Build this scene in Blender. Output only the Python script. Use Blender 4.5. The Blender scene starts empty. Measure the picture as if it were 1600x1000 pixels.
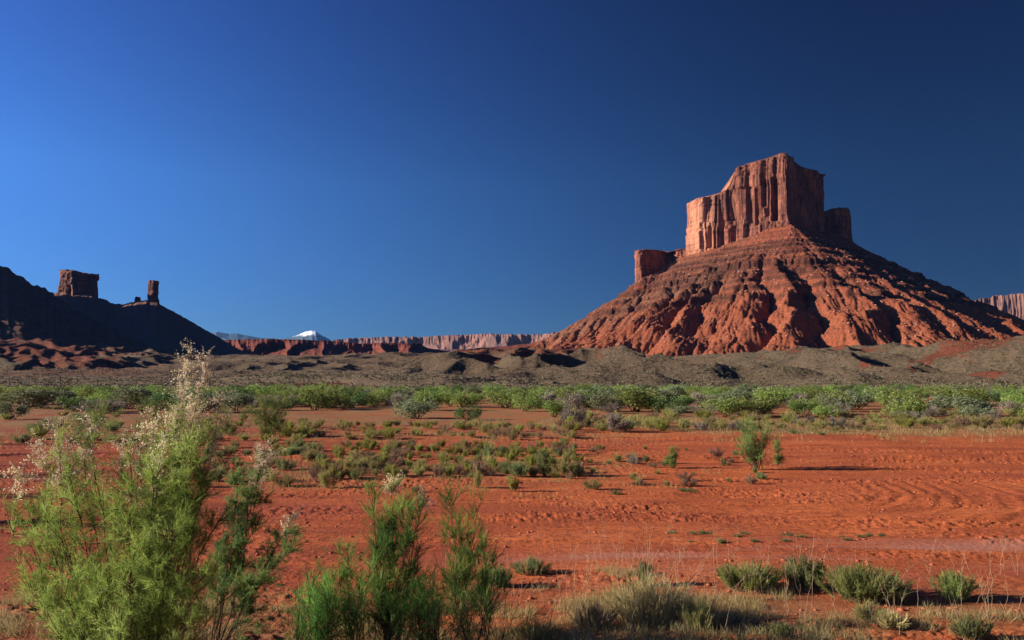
import bpy, math, random
import numpy as np
from mathutils import Vector
C = bpy.context.scene
R = math.radians
# ------------------------------------------------------------------ camera
F = 1244.0; H = 2.6; HOR = 595.0
PITCH = math.atan((HOR - 500) / F)
cam = bpy.data.cameras.new('camera'); co = bpy.data.objects.new('camera', cam)
C.collection.objects.link(co); C.camera = co
cam.sensor_width = 36; cam.lens = 36 * F / 1600; cam.clip_start = 0.1; cam.clip_end = 90000
co.location = (0, 0, H); co.rotation_euler = (math.pi / 2 + PITCH, 0, 0)
# ------------------------------------------------------------------ light
SUN_EL = R(18); SUN_AZ = R(184)        # direction towards the sun, angle from +X
sd = Vector((math.cos(SUN_AZ) * math.cos(SUN_EL), math.sin(SUN_AZ) * math.cos(SUN_EL), math.sin(SUN_EL)))
sl = bpy.data.lights.new('sun', 'SUN'); sl.energy = 5.0; sl.angle = R(0.5); sl.color = (1, 0.86, 0.70)
so = bpy.data.objects.new('sun', sl); C.collection.objects.link(so)
so.rotation_euler = sd.to_track_quat('Z', 'Y').to_euler()
w = bpy.data.worlds.new('World'); C.world = w; w.use_nodes = True
wn = w.node_tree.nodes; wl = w.node_tree.links; bg = wn['Background']
sky = wn.new('ShaderNodeTexSky'); sky.sky_type = 'NISHITA'; sky.sun_disc = False
sky.sun_elevation = SUN_EL; sky.sun_rotation = math.pi / 2 - SUN_AZ
sky.air_density = 1.0; sky.dust_density = 0.25; sky.ozone_density = 2.6; sky.altitude = 1300
gm = wn.new('ShaderNodeGamma'); gm.inputs[1].default_value = 1.3
hs = wn.new('ShaderNodeHueSaturation'); hs.inputs['Saturation'].default_value = 1.12
# polarisation of the clear sky: deeper blue away from the sun
tc = wn.new('ShaderNodeTexCoord')
dt = wn.new('ShaderNodeVectorMath'); dt.operation = 'DOT_PRODUCT'
dt.inputs[1].default_value = tuple(Vector((-0.91, -0.30, -0.30)).normalized())
rp = wn.new('ShaderNodeMapRange'); rp.inputs[1].default_value = -0.85; rp.inputs[2].default_value = 0.35
rp.inputs[3].default_value = 0.25; rp.inputs[4].default_value = 1.9; rp.interpolation_type = 'SMOOTHSTEP'
mu = wn.new('ShaderNodeVectorMath'); mu.operation = 'SCALE'
wl.new(tc.outputs['Generated'], dt.inputs[0]); wl.new(dt.outputs['Value'], rp.inputs[0])
wl.new(sky.outputs[0], hs.inputs['Color']); wl.new(hs.outputs[0], gm.inputs[0])
wl.new(gm.outputs[0], mu.inputs[0]); wl.new(rp.outputs[0], mu.inputs['Scale'])
sx = wn.new('ShaderNodeSeparateXYZ'); wl.new(tc.outputs['Generated'], sx.inputs[0])
hr = wn.new('ShaderNodeValToRGB'); wl.new(sx.outputs[2], hr.inputs[0]); he = hr.color_ramp.elements
he.new(0.24); he[0].position = 0.02
for e_, c_ in zip(he, ((0.046, 0.098, 0.205), (0.200, 0.258, 0.365), (0.225, 0.235, 0.385))): e_.color = (*c_, 1)
he[2].position = 0.5
m2 = wn.new('ShaderNodeVectorMath'); m2.operation = 'MULTIPLY'
wl.new(mu.outputs[0], m2.inputs[0]); wl.new(hr.outputs[0], m2.inputs[1])
wl.new(m2.outputs[0], bg.inputs[0]); bg.inputs[1].default_value = 0.071
C.view_settings.view_transform = 'Standard'; C.view_settings.look = 'None'
C.view_settings.gamma = 1; C.view_settings.exposure = 1.1
C.cycles.max_bounces = 5; C.cycles.transparent_max_bounces = 6

# ------------------------------------------------------------------ numpy noise
def _h(ix, iy, iz, s):
    a = (ix.astype(np.int64) * 374761393 + iy.astype(np.int64) * 668265263 + iz.astype(np.int64) * 2147483647 + s * 144665) & 0xffffffff
    a = ((a ^ (a >> 13)) * 1274126177) & 0xffffffff
    a = ((a ^ (a >> 16)) * 2246822519) & 0xffffffff
    return ((a ^ (a >> 15)) & 0xffff) / 65535.0 * 2 - 1
def vnoise(x, y, s=0):
    x = np.asarray(x, float); y = np.asarray(y, float); x, y = np.broadcast_arrays(x, y)
    ix = np.floor(x); iy = np.floor(y); fx = x - ix; fy = y - iy
    u = fx * fx * fx * (fx * (fx * 6 - 15) + 10); v = fy * fy * fy * (fy * (fy * 6 - 15) + 10)
    z = np.zeros_like(ix)
    def g(dx, dy):
        a = _h(ix + dx, iy + dy, z, s) * math.pi
        return np.cos(a) * (fx - dx) + np.sin(a) * (fy - dy)
    n0 = g(0, 0) * (1 - u) + g(1, 0) * u; n1 = g(0, 1) * (1 - u) + g(1, 1) * u
    return (n0 * (1 - v) + n1 * v) * 1.5
def fbm(x, y, o=4, s=0, gain=0.5):
    t = 0; a = 1; m = 0
    for i in range(o):
        t = t + a * vnoise(x * 2.03 ** i + 17.3 * i, y * 2.03 ** i - 9.1 * i, s + i); m += a; a *= gain
    return t / m
def ridged(x, y, o=4, s=0, gain=0.5):
    t = 0; a = 1; m = 0
    for i in range(o):
        t = t + a * (1 - np.abs(vnoise(x * 2.1 ** i + 5.3 * i, y * 2.1 ** i, s + i)) * 1.6); m += a; a *= gain
    return t / m
def sst(a, b, x):
    t = np.clip((x - a) / (b - a), 0, 1); return t * t * (3 - 2 * t)

def erode(z, dx, steps, K, fixed, m=0.5, diff=0.0, seed=0):
    """stream-power erosion on a regular grid: carves branching ravines; returns height and drainage"""
    nr, nc = z.shape; idx = np.arange(nr * nc).reshape(nr, nc); z = z + np.random.RandomState(seed).rand(nr, nc) * 0.25
    for it in range(steps):
        best = np.full(z.shape, 1e-4); rec = idx.copy(); dist = np.full(z.shape, dx)
        for dr in (-1, 0, 1):
            for dc in (-1, 0, 1):
                if dr == 0 and dc == 0: continue
                L = dx * math.hypot(dr, dc); a0, a1 = max(0, -dr), nr - max(0, dr); c0, c1 = max(0, -dc), nc - max(0, dc)
                sl_ = (z[a0:a1, c0:c1] - z[a0 + dr:a1 + dr, c0 + dc:c1 + dc]) / L
                bs = best[a0:a1, c0:c1]; mm = sl_ > bs
                bs[mm] = sl_[mm]; rec[a0:a1, c0:c1][mm] = idx[a0 + dr:a1 + dr, c0 + dc:c1 + dc][mm]; dist[a0:a1, c0:c1][mm] = L
        rec[fixed] = idx[fixed]
        order = np.argsort(z.ravel()); rl = rec.ravel().tolist(); A = [1.0] * (nr * nc)
        ol = order.tolist()
        for i in reversed(ol):
            j = rl[i]
            if j != i: A[j] += A[i]
        An = np.array(A).reshape(nr, nc)
        Fk = (K * np.minimum(An, 3000) ** m / dist).ravel().tolist(); zl = z.ravel().tolist()
        for i in ol:
            j = rl[i]
            if j != i: f = Fk[i]; zl[i] = (zl[i] + f * zl[j]) / (1 + f)
        z2 = np.array(zl).reshape(nr, nc)
        if diff:
            lap = np.zeros_like(z2); lap[1:-1, 1:-1] = z2[:-2, 1:-1] + z2[2:, 1:-1] + z2[1:-1, :-2] + z2[1:-1, 2:] - 4 * z2[1:-1, 1:-1]
            z2 = z2 + diff * lap
        z = np.where(fixed, z, z2)
    return z, An
def bil(gx0, gy0, dx, G, X, Y):
    u = np.clip((X - gx0) / dx, 0, G.shape[1] - 1.001); v = np.clip((Y - gy0) / dx, 0, G.shape[0] - 1.001)
    i = u.astype(int); j = v.astype(int); a = u - i; b = v - j
    return G[j, i] * (1 - a) * (1 - b) + G[j, i + 1] * a * (1 - b) + G[j + 1, i] * (1 - a) * b + G[j + 1, i + 1] * a * b

# ------------------------------------------------------------------ placing
sp, cp = math.sin(PITCH), math.cos(PITCH)
def at(px, py, D):
    dx = (px - 800) / F; dy = (500 - py) / F
    k = D / (cp - dy * sp)
    return Vector((dx * k, D, H + (sp + dy * cp) * k))
def zpx(py, D): return at(800, py, D).z
def gd(px, py, z=0):                      # ground point (flat floor) under a pixel
    dx = (px - 800) / F; dy = (500 - py) / F
    k = (z - H) / (sp + dy * cp)
    return Vector((dx * k, k * (cp - dy * sp), z))

# ------------------------------------------------------------------ objects
def mesh(name, V, Fc, mat, parent=None, smooth=True, attrs=None, midx=None):
    V = np.asarray(V, np.float32); Fc = np.asarray(Fc, np.int32)
    me = bpy.data.meshes.new(name)
    n, k = Fc.shape
    me.vertices.add(len(V)); me.vertices.foreach_set('co', V.ravel())
    me.loops.add(n * k); me.loops.foreach_set('vertex_index', Fc.ravel())
    me.polygons.add(n); me.polygons.foreach_set('loop_start', np.arange(0, n * k, k, dtype=np.int32))
    if smooth: me.polygons.foreach_set('use_smooth', np.ones(n, bool))
    for m in (mat if isinstance(mat, list) else [mat]): me.materials.append(m)
    if midx is not None: me.polygons.foreach_set('material_index', np.asarray(midx, np.int32))
    for a, val in (attrs or {}).items():
        dom = 'POINT' if len(val) == len(V) else 'FACE'
        at_ = me.attributes.new(a, 'FLOAT', dom); at_.data.foreach_set('value', np.asarray(val, np.float32))
    me.update(calc_edges=True)
    o = bpy.data.objects.new(name, me); C.collection.objects.link(o)
    if parent: o.parent = parent
    return o
def tag(o, label=None, cat=None, group=None, kind=None):
    if label: o['label'] = label
    if cat: o['category'] = cat
    if group: o['group'] = group
    if kind: o['kind'] = kind
    return o
def empty(name, loc=(0, 0, 0), rz=0):
    o = bpy.data.objects.new(name, None); C.collection.objects.link(o); o.location = loc
    o.rotation_euler = (0, 0, rz); o.empty_display_size = 0.3
    return o
def dup(root, loc, rz, sc, label, cat, group=None):
    r = root.copy(); C.collection.objects.link(r); r.location = loc; r.rotation_euler = (0, 0, rz); r.scale = sc
    for ch in root.children:
        c = ch.copy(); C.collection.objects.link(c); c.parent = r
    for k in ('label', 'category', 'group'):
        if k in r: del r[k]
    tag(r, label, cat, group)
    return r
def gridf(nr, nc, wrap=False):
    r = np.arange(nr - 1)[:, None]; c = np.arange(nc if wrap else nc - 1)[None]
    a = r * nc + c; b = r * nc + (c + 1) % nc
    return np.stack([a, b, b + nc, a + nc], -1).reshape(-1, 4)

# ------------------------------------------------------------------ materials
class N:
    def __init__(s, name, rough=0.95, spec=0.1):
        s.m = bpy.data.materials.new(name); s.m.use_nodes = True
        s.n = s.m.node_tree.nodes; s.l = s.m.node_tree.links
        s.b = s.n['Principled BSDF']; s.b.inputs['Roughness'].default_value = rough
        s.b.inputs['Specular IOR Level'].default_value = spec
        s.geo = s.n.new('ShaderNodeNewGeometry')
    def pos(s, scale=(1, 1, 1)):
        v = s.n.new('ShaderNodeVectorMath'); v.operation = 'MULTIPLY'; v.inputs[1].default_value = scale
        s.l.new(s.geo.outputs['Position'], v.inputs[0]); return v.outputs[0]
    def noise(s, sc=(1, 1, 1), det=5, rough=0.6, dist=0.0):
        t = s.n.new('ShaderNodeTexNoise'); t.inputs['Scale'].default_value = 1
        t.inputs['Detail'].default_value = det; t.inputs['Roughness'].default_value = rough
        t.inputs['Distortion'].default_value = dist
        s.l.new(s.pos(sc), t.inputs['Vector']); return t.outputs['Fac']
    def attr(s, a):
        t = s.n.new('ShaderNodeAttribute'); t.attribute_name = a; return t.outputs['Fac']
    def ramp(s, f, stops, const=False):
        t = s.n.new('ShaderNodeValToRGB'); e = t.color_ramp.elements
        if const: t.color_ramp.interpolation = 'CONSTANT'
        while len(e) < len(stops): e.new(0.5)
        for el, (p, c) in zip(e, stops):
            el.position = p; el.color = (*((c,) * 3 if isinstance(c, (int, float)) else c), 1)
        s.l.new(f, t.inputs[0]); return t.outputs[0]
    def mix(s, f, a, b, mode='MIX'):
        t = s.n.new('ShaderNodeMix'); t.data_type = 'RGBA'; t.blend_type = mode
        for sock, v in ((t.inputs[0], f), (t.inputs[6], a), (t.inputs[7], b)):
            if isinstance(v, (int, float)): sock.default_value = v
            elif isinstance(v, tuple): sock.default_value = (*v, 1)
            else: s.l.new(v, sock)
        return t.outputs[2]
    def math(s, op, a, b=0.0, clamp=False):
        t = s.n.new('ShaderNodeMath'); t.operation = op; t.use_clamp = clamp
        for sock, v in ((t.inputs[0], a), (t.inputs[1], b)):
            if isinstance(v, (int, float)): sock.default_value = v
            else: s.l.new(v, sock)
        return t.outputs[0]
    def sep(s, axis):
        t = s.n.new('ShaderNodeSeparateXYZ'); s.l.new(s.geo.outputs['Position'], t.inputs[0]); return t.outputs[axis]
    def nz(s):
        t = s.n.new('ShaderNodeSeparateXYZ'); s.l.new(s.geo.outputs['True Normal'], t.inputs[0]); return t.outputs[2]
    def rng(s, v, a, b, c=0.0, d=1.0):
        t = s.n.new('ShaderNodeMapRange'); s.l.new(v, t.inputs[0])
        for i, x in enumerate((a, b, c, d)): t.inputs[i + 1].default_value = x
        return t.outputs[0]
    def bump(s, h, dist, strength=1.0):
        t = s.n.new('ShaderNodeBump'); t.inputs['Distance'].default_value = dist; t.inputs['Strength'].default_value = strength
        s.l.new(h, t.inputs['Height']); s.l.new(t.outputs[0], s.b.inputs['Normal'])
    def col(s, c): s.l.new(c, s.b.inputs['Base Color']); return s.m

def m_soil():
    s = N('red_soil', 0.95)
    c = s.ramp(s.noise((0.35, 0.8, 1), 6, 0.65), [(0.3, (0.35, 0.085, 0.028)), (0.5, (0.51, 0.130, 0.041)), (0.7, (0.62, 0.178, 0.062))])
    f = s.noise((9, 9, 9), 5, 0.7)
    c = s.mix(s.ramp(f, [(0.38, 0.8), (0.5, 0.0)]), c, (0.15, 0.036, 0.02))
    c = s.mix(s.ramp(s.noise((1.1, 7.5, 2), 6, 0.75), [(0.38, 0.75), (0.47, 0.0)]), c, (0.20, 0.047, 0.025))  # thin dark streaks: shaded sides of small ridges painted into the soil
    c = s.mix(s.ramp(s.noise((0.09, 0.35, 1), 5, 0.6), [(0.40, 0.6), (0.54, 0.0)]), c, (0.27, 0.062, 0.032))
    c = s.mix(s.ramp(f, [(0.58, 0.0), (0.75, 0.5)]), c, (0.52, 0.17, 0.08))
    # grey silt streaks of the dried wash
    st = s.noise((0.12, 0.9, 1), 4, 0.6)
    c = s.mix(s.math('MULTIPLY', s.attr('silt'), s.ramp(st, [(0.46, 0.0), (0.60, 0.9)])), c, (0.40, 0.16, 0.105))
    c = s.mix(s.math('MULTIPLY', s.attr('shade_and_crust'), s.ramp(s.noise((0.3, 1.4, 1), 5, 0.65), [(0.34, 1.0), (0.62, 0.35)])), c, (0.20, 0.045, 0.026))
    # scrubby olive litter under the brush, pale sand farther on
    lit = s.mix(s.noise((1.1, 1.1, 1), 5, 0.7), (0.16, 0.125, 0.05), (0.34, 0.18, 0.085))
    lf = s.math('MULTIPLY', s.attr('scrub'), s.ramp(s.noise((0.35, 0.6, 1), 5, 0.7), [(0.38, 0.0), (0.56, 1.0)]))
    c = s.mix(lf, c, lit)
    tan = s.mix(s.noise((0.05, 0.1, 1), 5, 0.7), (0.17, 0.115, 0.07), (0.27, 0.18, 0.11))
    c = s.mix(s.attr('far'), c, tan)
    s.bump(s.mix(0.5, s.noise((14, 14, 14), 6, 0.75), s.noise((1.3, 8, 3), 5, 0.65)), 0.075, 0.9)
    return s.col(c)
def m_hills():
    s = N('scrub_hillside')
    c = s.mix(s.noise((0.05, 0.08, 0.1), 6, 0.7), (0.085, 0.062, 0.038), (0.185, 0.135, 0.088))
    c = s.mix(s.ramp(s.noise((0.7, 0.35, 0.9), 4, 0.8), [(0.42, 0.75), (0.56, 0.0)]), c, (0.05, 0.042, 0.024))
    c = s.mix(s.math('MULTIPLY', s.rng(s.nz(), 0.965, 0.997), s.ramp(s.noise((0.02, 0.02, 0.05), 4, 0.6), [(0.35, 0.2), (0.6, 0.85)])), c, (0.30, 0.225, 0.14))
    rn = s.noise((0.012, 0.014, 0.03), 5, 0.65)
    rf = s.math('MULTIPLY', s.attr('redness'), s.ramp(rn, [(0.40, 0.0), (0.52, 1.0)]), True)
    rf = s.math('MAXIMUM', rf, s.attr('redpatch'))
    red = s.mix(s.noise((0.15, 0.15, 0.4), 4, 0.7), (0.095, 0.03, 0.018), (0.19, 0.062, 0.034))
    c = s.mix(rf, c, red)
    s.bump(s.noise((0.5, 0.4, 0.8), 6, 0.8), 2.2, 0.8)
    return s.col(c)
def m_talus():
    s = N('red_talus')
    z = s.sep(2)
    led = s.attr('ledge')
    c = s.mix(s.noise((0.02, 0.02, 0.05), 6, 0.7), (0.19, 0.045, 0.022), (0.35, 0.090, 0.042))
    c = s.mix(s.rng(z, 130, 55), c, s.mix(s.noise((0.05, 0.05, 0.1), 5, 0.7), (0.19, 0.045, 0.022), (0.36, 0.098, 0.043)))
    # strata
    b = s.noise((0.003, 0.003, 0.22), 4, 0.75, 0.3)
    c = s.mix(s.math('MULTIPLY', s.rng(z, 110, 150), s.ramp(b, [(0.42, 0.85), (0.52, 0.0)])), c, (0.115, 0.035, 0.024))
    c = s.mix(s.math('MULTIPLY', s.rng(z, 110, 150), s.ramp(b, [(0.56, 0.0), (0.66, 0.5)])), c, (0.38, 0.15, 0.10))
    # grey green scree and brush
    sn = s.noise((0.03, 0.03, 0.03), 6, 0.75)
    sf = s.math('MULTIPLY', s.attr('debris'), s.ramp(sn, [(0.36, 0.0), (0.48, 0.95)]), True)
    deb = s.mix(s.noise((0.35, 0.35, 0.35), 4, 0.8), (0.065, 0.052, 0.03), (0.20, 0.13, 0.085))
    c = s.mix(sf, c, deb)
    c = s.mix(s.math('MULTIPLY', led, s.ramp(s.noise((0.06, 0.06, 0.5), 4, 0.7), [(0.32, 0.35), (0.5, 1.0)])), c, (0.06, 0.02, 0.015))  # dark ledge rock, with overhang shadow painted into the same bands
    sp_ = s.noise((0.45, 0.45, 0.45), 3, 0.8)
    c = s.mix(s.ramp(sp_, [(0.40, 0.75), (0.49, 0.0)]), c, (0.05, 0.038, 0.023))
    c = s.mix(s.ramp(sp_, [(0.62, 0.0), (0.70, 0.55)]), c, (0.42, 0.22, 0.15))
    s.bump(s.noise((0.5, 0.5, 0.6), 6, 0.85), 2.2, 0.7)
    return s.col(c)
def m_cliff(name, a, b, dark, k=1.0, bd=2.5):
    s = N(name)
    c = s.mix(s.noise((0.035 * k, 0.035 * k, 0.05 * k), 6, 0.65), a, b)
    c = s.mix(s.ramp(s.noise((0.022 * k, 0.022 * k, 0.018 * k), 4, 0.6), [(0.44, 0.7), (0.56, 0.0)]), c, tuple(x * 0.5 + 0.02 for x in a))
    v = s.noise((0.09 * k, 0.09 * k, 0.028 * k), 6, 0.75, 0.8)
    c = s.mix(s.ramp(v, [(0.40, 0.85), (0.53, 0.0)]), c, dark)
    c = s.mix(s.ramp(v, [(0.56, 0.0), (0.68, 0.6)]), c, tuple(min(1, x * 1.35 + 0.03) for x in b))
    c = s.mix(s.math('MULTIPLY', s.attr('sunlit_end'), s.ramp(s.noise((0.05, 0.05, 0.02), 4, 0.6), [(0.34, 0.2), (0.5, 0.95)])), c, (0.43, 0.195, 0.12))  # sunlit left end of the cliff painted paler into the rock colour
    h = s.noise((0.012 * k, 0.012 * k, 0.35 * k), 4, 0.7)
    c = s.mix(s.ramp(h, [(0.38, 0.45), (0.48, 0.0)]), c, dark)
    s.bump(s.mix(0.5, s.noise((0.3 * k, 0.3 * k, 0.16 * k), 6, 0.8), s.noise((0.08 * k, 0.08 * k, 0.6 * k), 4, 0.7)), bd * 0.6, 0.8)
    return s.col(c)
def m_plain(name, a, b, sc, rough=0.9):
    s = N(name, rough); return s.col(s.mix(s.noise(sc, 5, 0.7), a, b))
def m_leaf(name, cols, trans=0.35, rough=0.7):
    s = N(name, rough, 0.2)
    oi = s.n.new('ShaderNodeObjectInfo')
    n = len(cols)
    c = s.ramp(s.attr('tint'), [(i / max(1, n - 1), cc) for i, cc in enumerate(cols)])
    hv = s.n.new('ShaderNodeHueSaturation'); s.l.new(c, hv.inputs['Color'])
    s.l.new(s.math('ADD', s.math('MULTIPLY', oi.outputs['Random'], 0.05), 0.475), hv.inputs['Hue'])
    s.l.new(s.math('ADD', s.math('MULTIPLY', oi.outputs['Random'], 0.5), 0.75), hv.inputs['Value'])
    s.l.new(hv.outputs[0], s.b.inputs['Base Color'])
    tr = s.n.new('ShaderNodeBsdfTranslucent'); s.l.new(hv.outputs[0], tr.inputs[0])
    mx = s.n.new('ShaderNodeMixShader'); mx.inputs[0].default_value = trans
    s.l.new(s.b.outputs[0], mx.inputs[1]); s.l.new(tr.outputs[0], mx.inputs[2])
    s.l.new(mx.outputs[0], s.n['Material Output'].inputs[0])
    return s.m
MS = m_soil(); MH = m_hills(); MT = m_talus()
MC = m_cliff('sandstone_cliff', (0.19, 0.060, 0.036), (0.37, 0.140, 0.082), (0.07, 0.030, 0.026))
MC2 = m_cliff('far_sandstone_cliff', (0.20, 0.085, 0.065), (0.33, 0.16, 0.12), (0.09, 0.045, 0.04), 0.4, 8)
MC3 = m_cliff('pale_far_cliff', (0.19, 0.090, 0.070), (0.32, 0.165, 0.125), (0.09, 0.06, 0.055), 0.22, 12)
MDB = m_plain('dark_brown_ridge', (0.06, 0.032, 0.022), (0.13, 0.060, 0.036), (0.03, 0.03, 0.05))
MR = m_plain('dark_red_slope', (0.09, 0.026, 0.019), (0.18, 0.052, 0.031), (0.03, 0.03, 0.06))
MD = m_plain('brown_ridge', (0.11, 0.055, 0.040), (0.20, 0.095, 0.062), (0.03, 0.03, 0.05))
MRK = m_plain('sandstone_boulder', (0.20, 0.07, 0.045), (0.42, 0.22, 0.15), (0.2, 0.2, 0.2))
MW = m_plain('weathered_wood', (0.05, 0.035, 0.028), (0.10, 0.075, 0.06), (3, 3, 3))
MBK = m_plain('shrub_bark', (0.045, 0.024, 0.016), (0.115, 0.065, 0.042), (20, 20, 20))
MDT = m_plain('dry_twig', (0.24, 0.17, 0.10), (0.42, 0.32, 0.21), (20, 20, 20))

# ------------------------------------------------------------------ ground sheet
def ground_h(x, y):
    d = np.hypot(x, y)
    near = 1 - sst(60, 200, d)
    z = fbm(x / 9, y / 9, 3, 3) * 0.10 * near
    z = z + fbm(x / 3.6, y / 0.8, 4, 11, 0.5) * 0.026 * near
    # clods and crusts, rougher in patches
    rough = sst(-0.15, 0.35, fbm(x / 5, y / 1.8, 3, 21) + 0.15 * (1 - sst(-0.5, 0.0, x / np.maximum(y, 1))))
    c = np.abs(vnoise(x / 0.26, y / 0.15, 31)) + 0.5 * np.abs(vnoise(x / 0.10, y / 0.09, 32))
    z = z + (c - 0.3) * (0.004 + 0.05 * rough ** 1.5) * (1 - sst(30, 60, d))
    # low wheel-thrown berms running across
    for y0, a in ((13.3, 0.05), (15.2, 0.07), (26.5, 0.10), (36, 0.14), (17.6, 0.05)):
        yy = y0 + 0.6 * vnoise(x / 14, y0, 41) + 0.02 * x
        z = z + a * np.exp(-((y - yy) / 0.35) ** 2) * (0.5 + 0.6 * np.clip(vnoise(x / 1.1, y / 0.5, 42) + 0.6, 0, 2))
    # arcs left by wheels turning on the bare patch
    ax, ay = 5.2, 20.2
    r = np.hypot(x - ax, (y - ay) * 1.0); th = np.arctan2(y - ay, x - ax)
    m = sst(2.6, 3.6, r) * (1 - sst(7.6, 9.5, r)) * sst(-1.4, -0.9, th) * (1 - sst(0.6, 1.2, th))
    g = np.sin(r * 15 + 3.0 * vnoise(x / 3.0, y / 3.0, 51)) * sst(-0.25, 0.3, vnoise(r / 0.45, th * 2.0, 52) + 0.1)
    z = z + m * 0.012 * g
    return z
def build_ground():
    a = np.concatenate([np.linspace(-180, -40, 40, endpoint=False), np.linspace(-40, 40, 1300), np.linspace(40, 180, 41)[1:-1]])
    d = np.concatenate([np.geomspace(0.8, 6.5, 16, endpoint=False), H * F / np.linspace(500, 18, 520) ,
                        np.geomspace(185, 21000, 30)])
    T, D = np.meshgrid(R(1) * a, d)
    X = np.sin(T) * D; Y = np.cos(T) * D
    Z = ground_h(X, Y) - 4 * sst(240, 420, D)
    PX = 800 + F * X / np.maximum(Y, 1)
    inw = (Y > 0)
    silt = np.exp(-((Y - 12.0 - 0.03 * X) / 1.1) ** 2) * sst(-3, 2.5, X) * inw + 0.5 * np.exp(-((Y - 10.3) / 0.5) ** 2) * sst(2, 5, X) * inw + 0.3 * np.exp(-((Y - 12.8) / .5) ** 2)
    edge = 44 + 8 * fbm(X / 12, Y / 12, 3, 61) - 6 * sst(0, 18, X)
    scrub = sst(-3, 4, Y - edge) * inw
    scrub = np.maximum(scrub, 0.45 * np.exp(-((Y - 38) / 4) ** 2) * (1 - sst(2, 10, X)))
    scrub = np.maximum(scrub, 0.45 * np.exp(-((Y - 24) / 3.5) ** 2) * (1 - sst(1, 6, X)) * sst(-9, -5, X))
    scrub = np.maximum(scrub, 0.5 * (1 - sst(9.2, 10.8, Y)) * (X > -9))
    shade_and_crust = inw * (1 - sst(-0.42, 0.10, X / np.maximum(Y, 1) + 0.12 * fbm(X / 6, Y / 3, 3, 66))) * 0.85  # shadowed sides of clods towards the sun, painted as darker soil at left
    shade_and_crust = np.maximum(shade_and_crust, inw * 0.5 * np.exp(-((Y - 9.8) / 0.8) ** 2))
    far = sst(150, 230, D)
    V = np.stack([X, Y, Z], -1).reshape(-1, 3)
    nf = gridf(len(d), len(a), True)
    # centre disc
    o = mesh('ground', V, nf[:, ::-1], MS, attrs={'silt': silt.ravel(), 'scrub': scrub.ravel(), 'far': far.ravel(), 'shade_and_crust': shade_and_crust.ravel()})
    tag(o, kind='structure')
build_ground()
def gz(x, y): return float(ground_h(np.array([x]), np.array([y]))[0])

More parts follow.
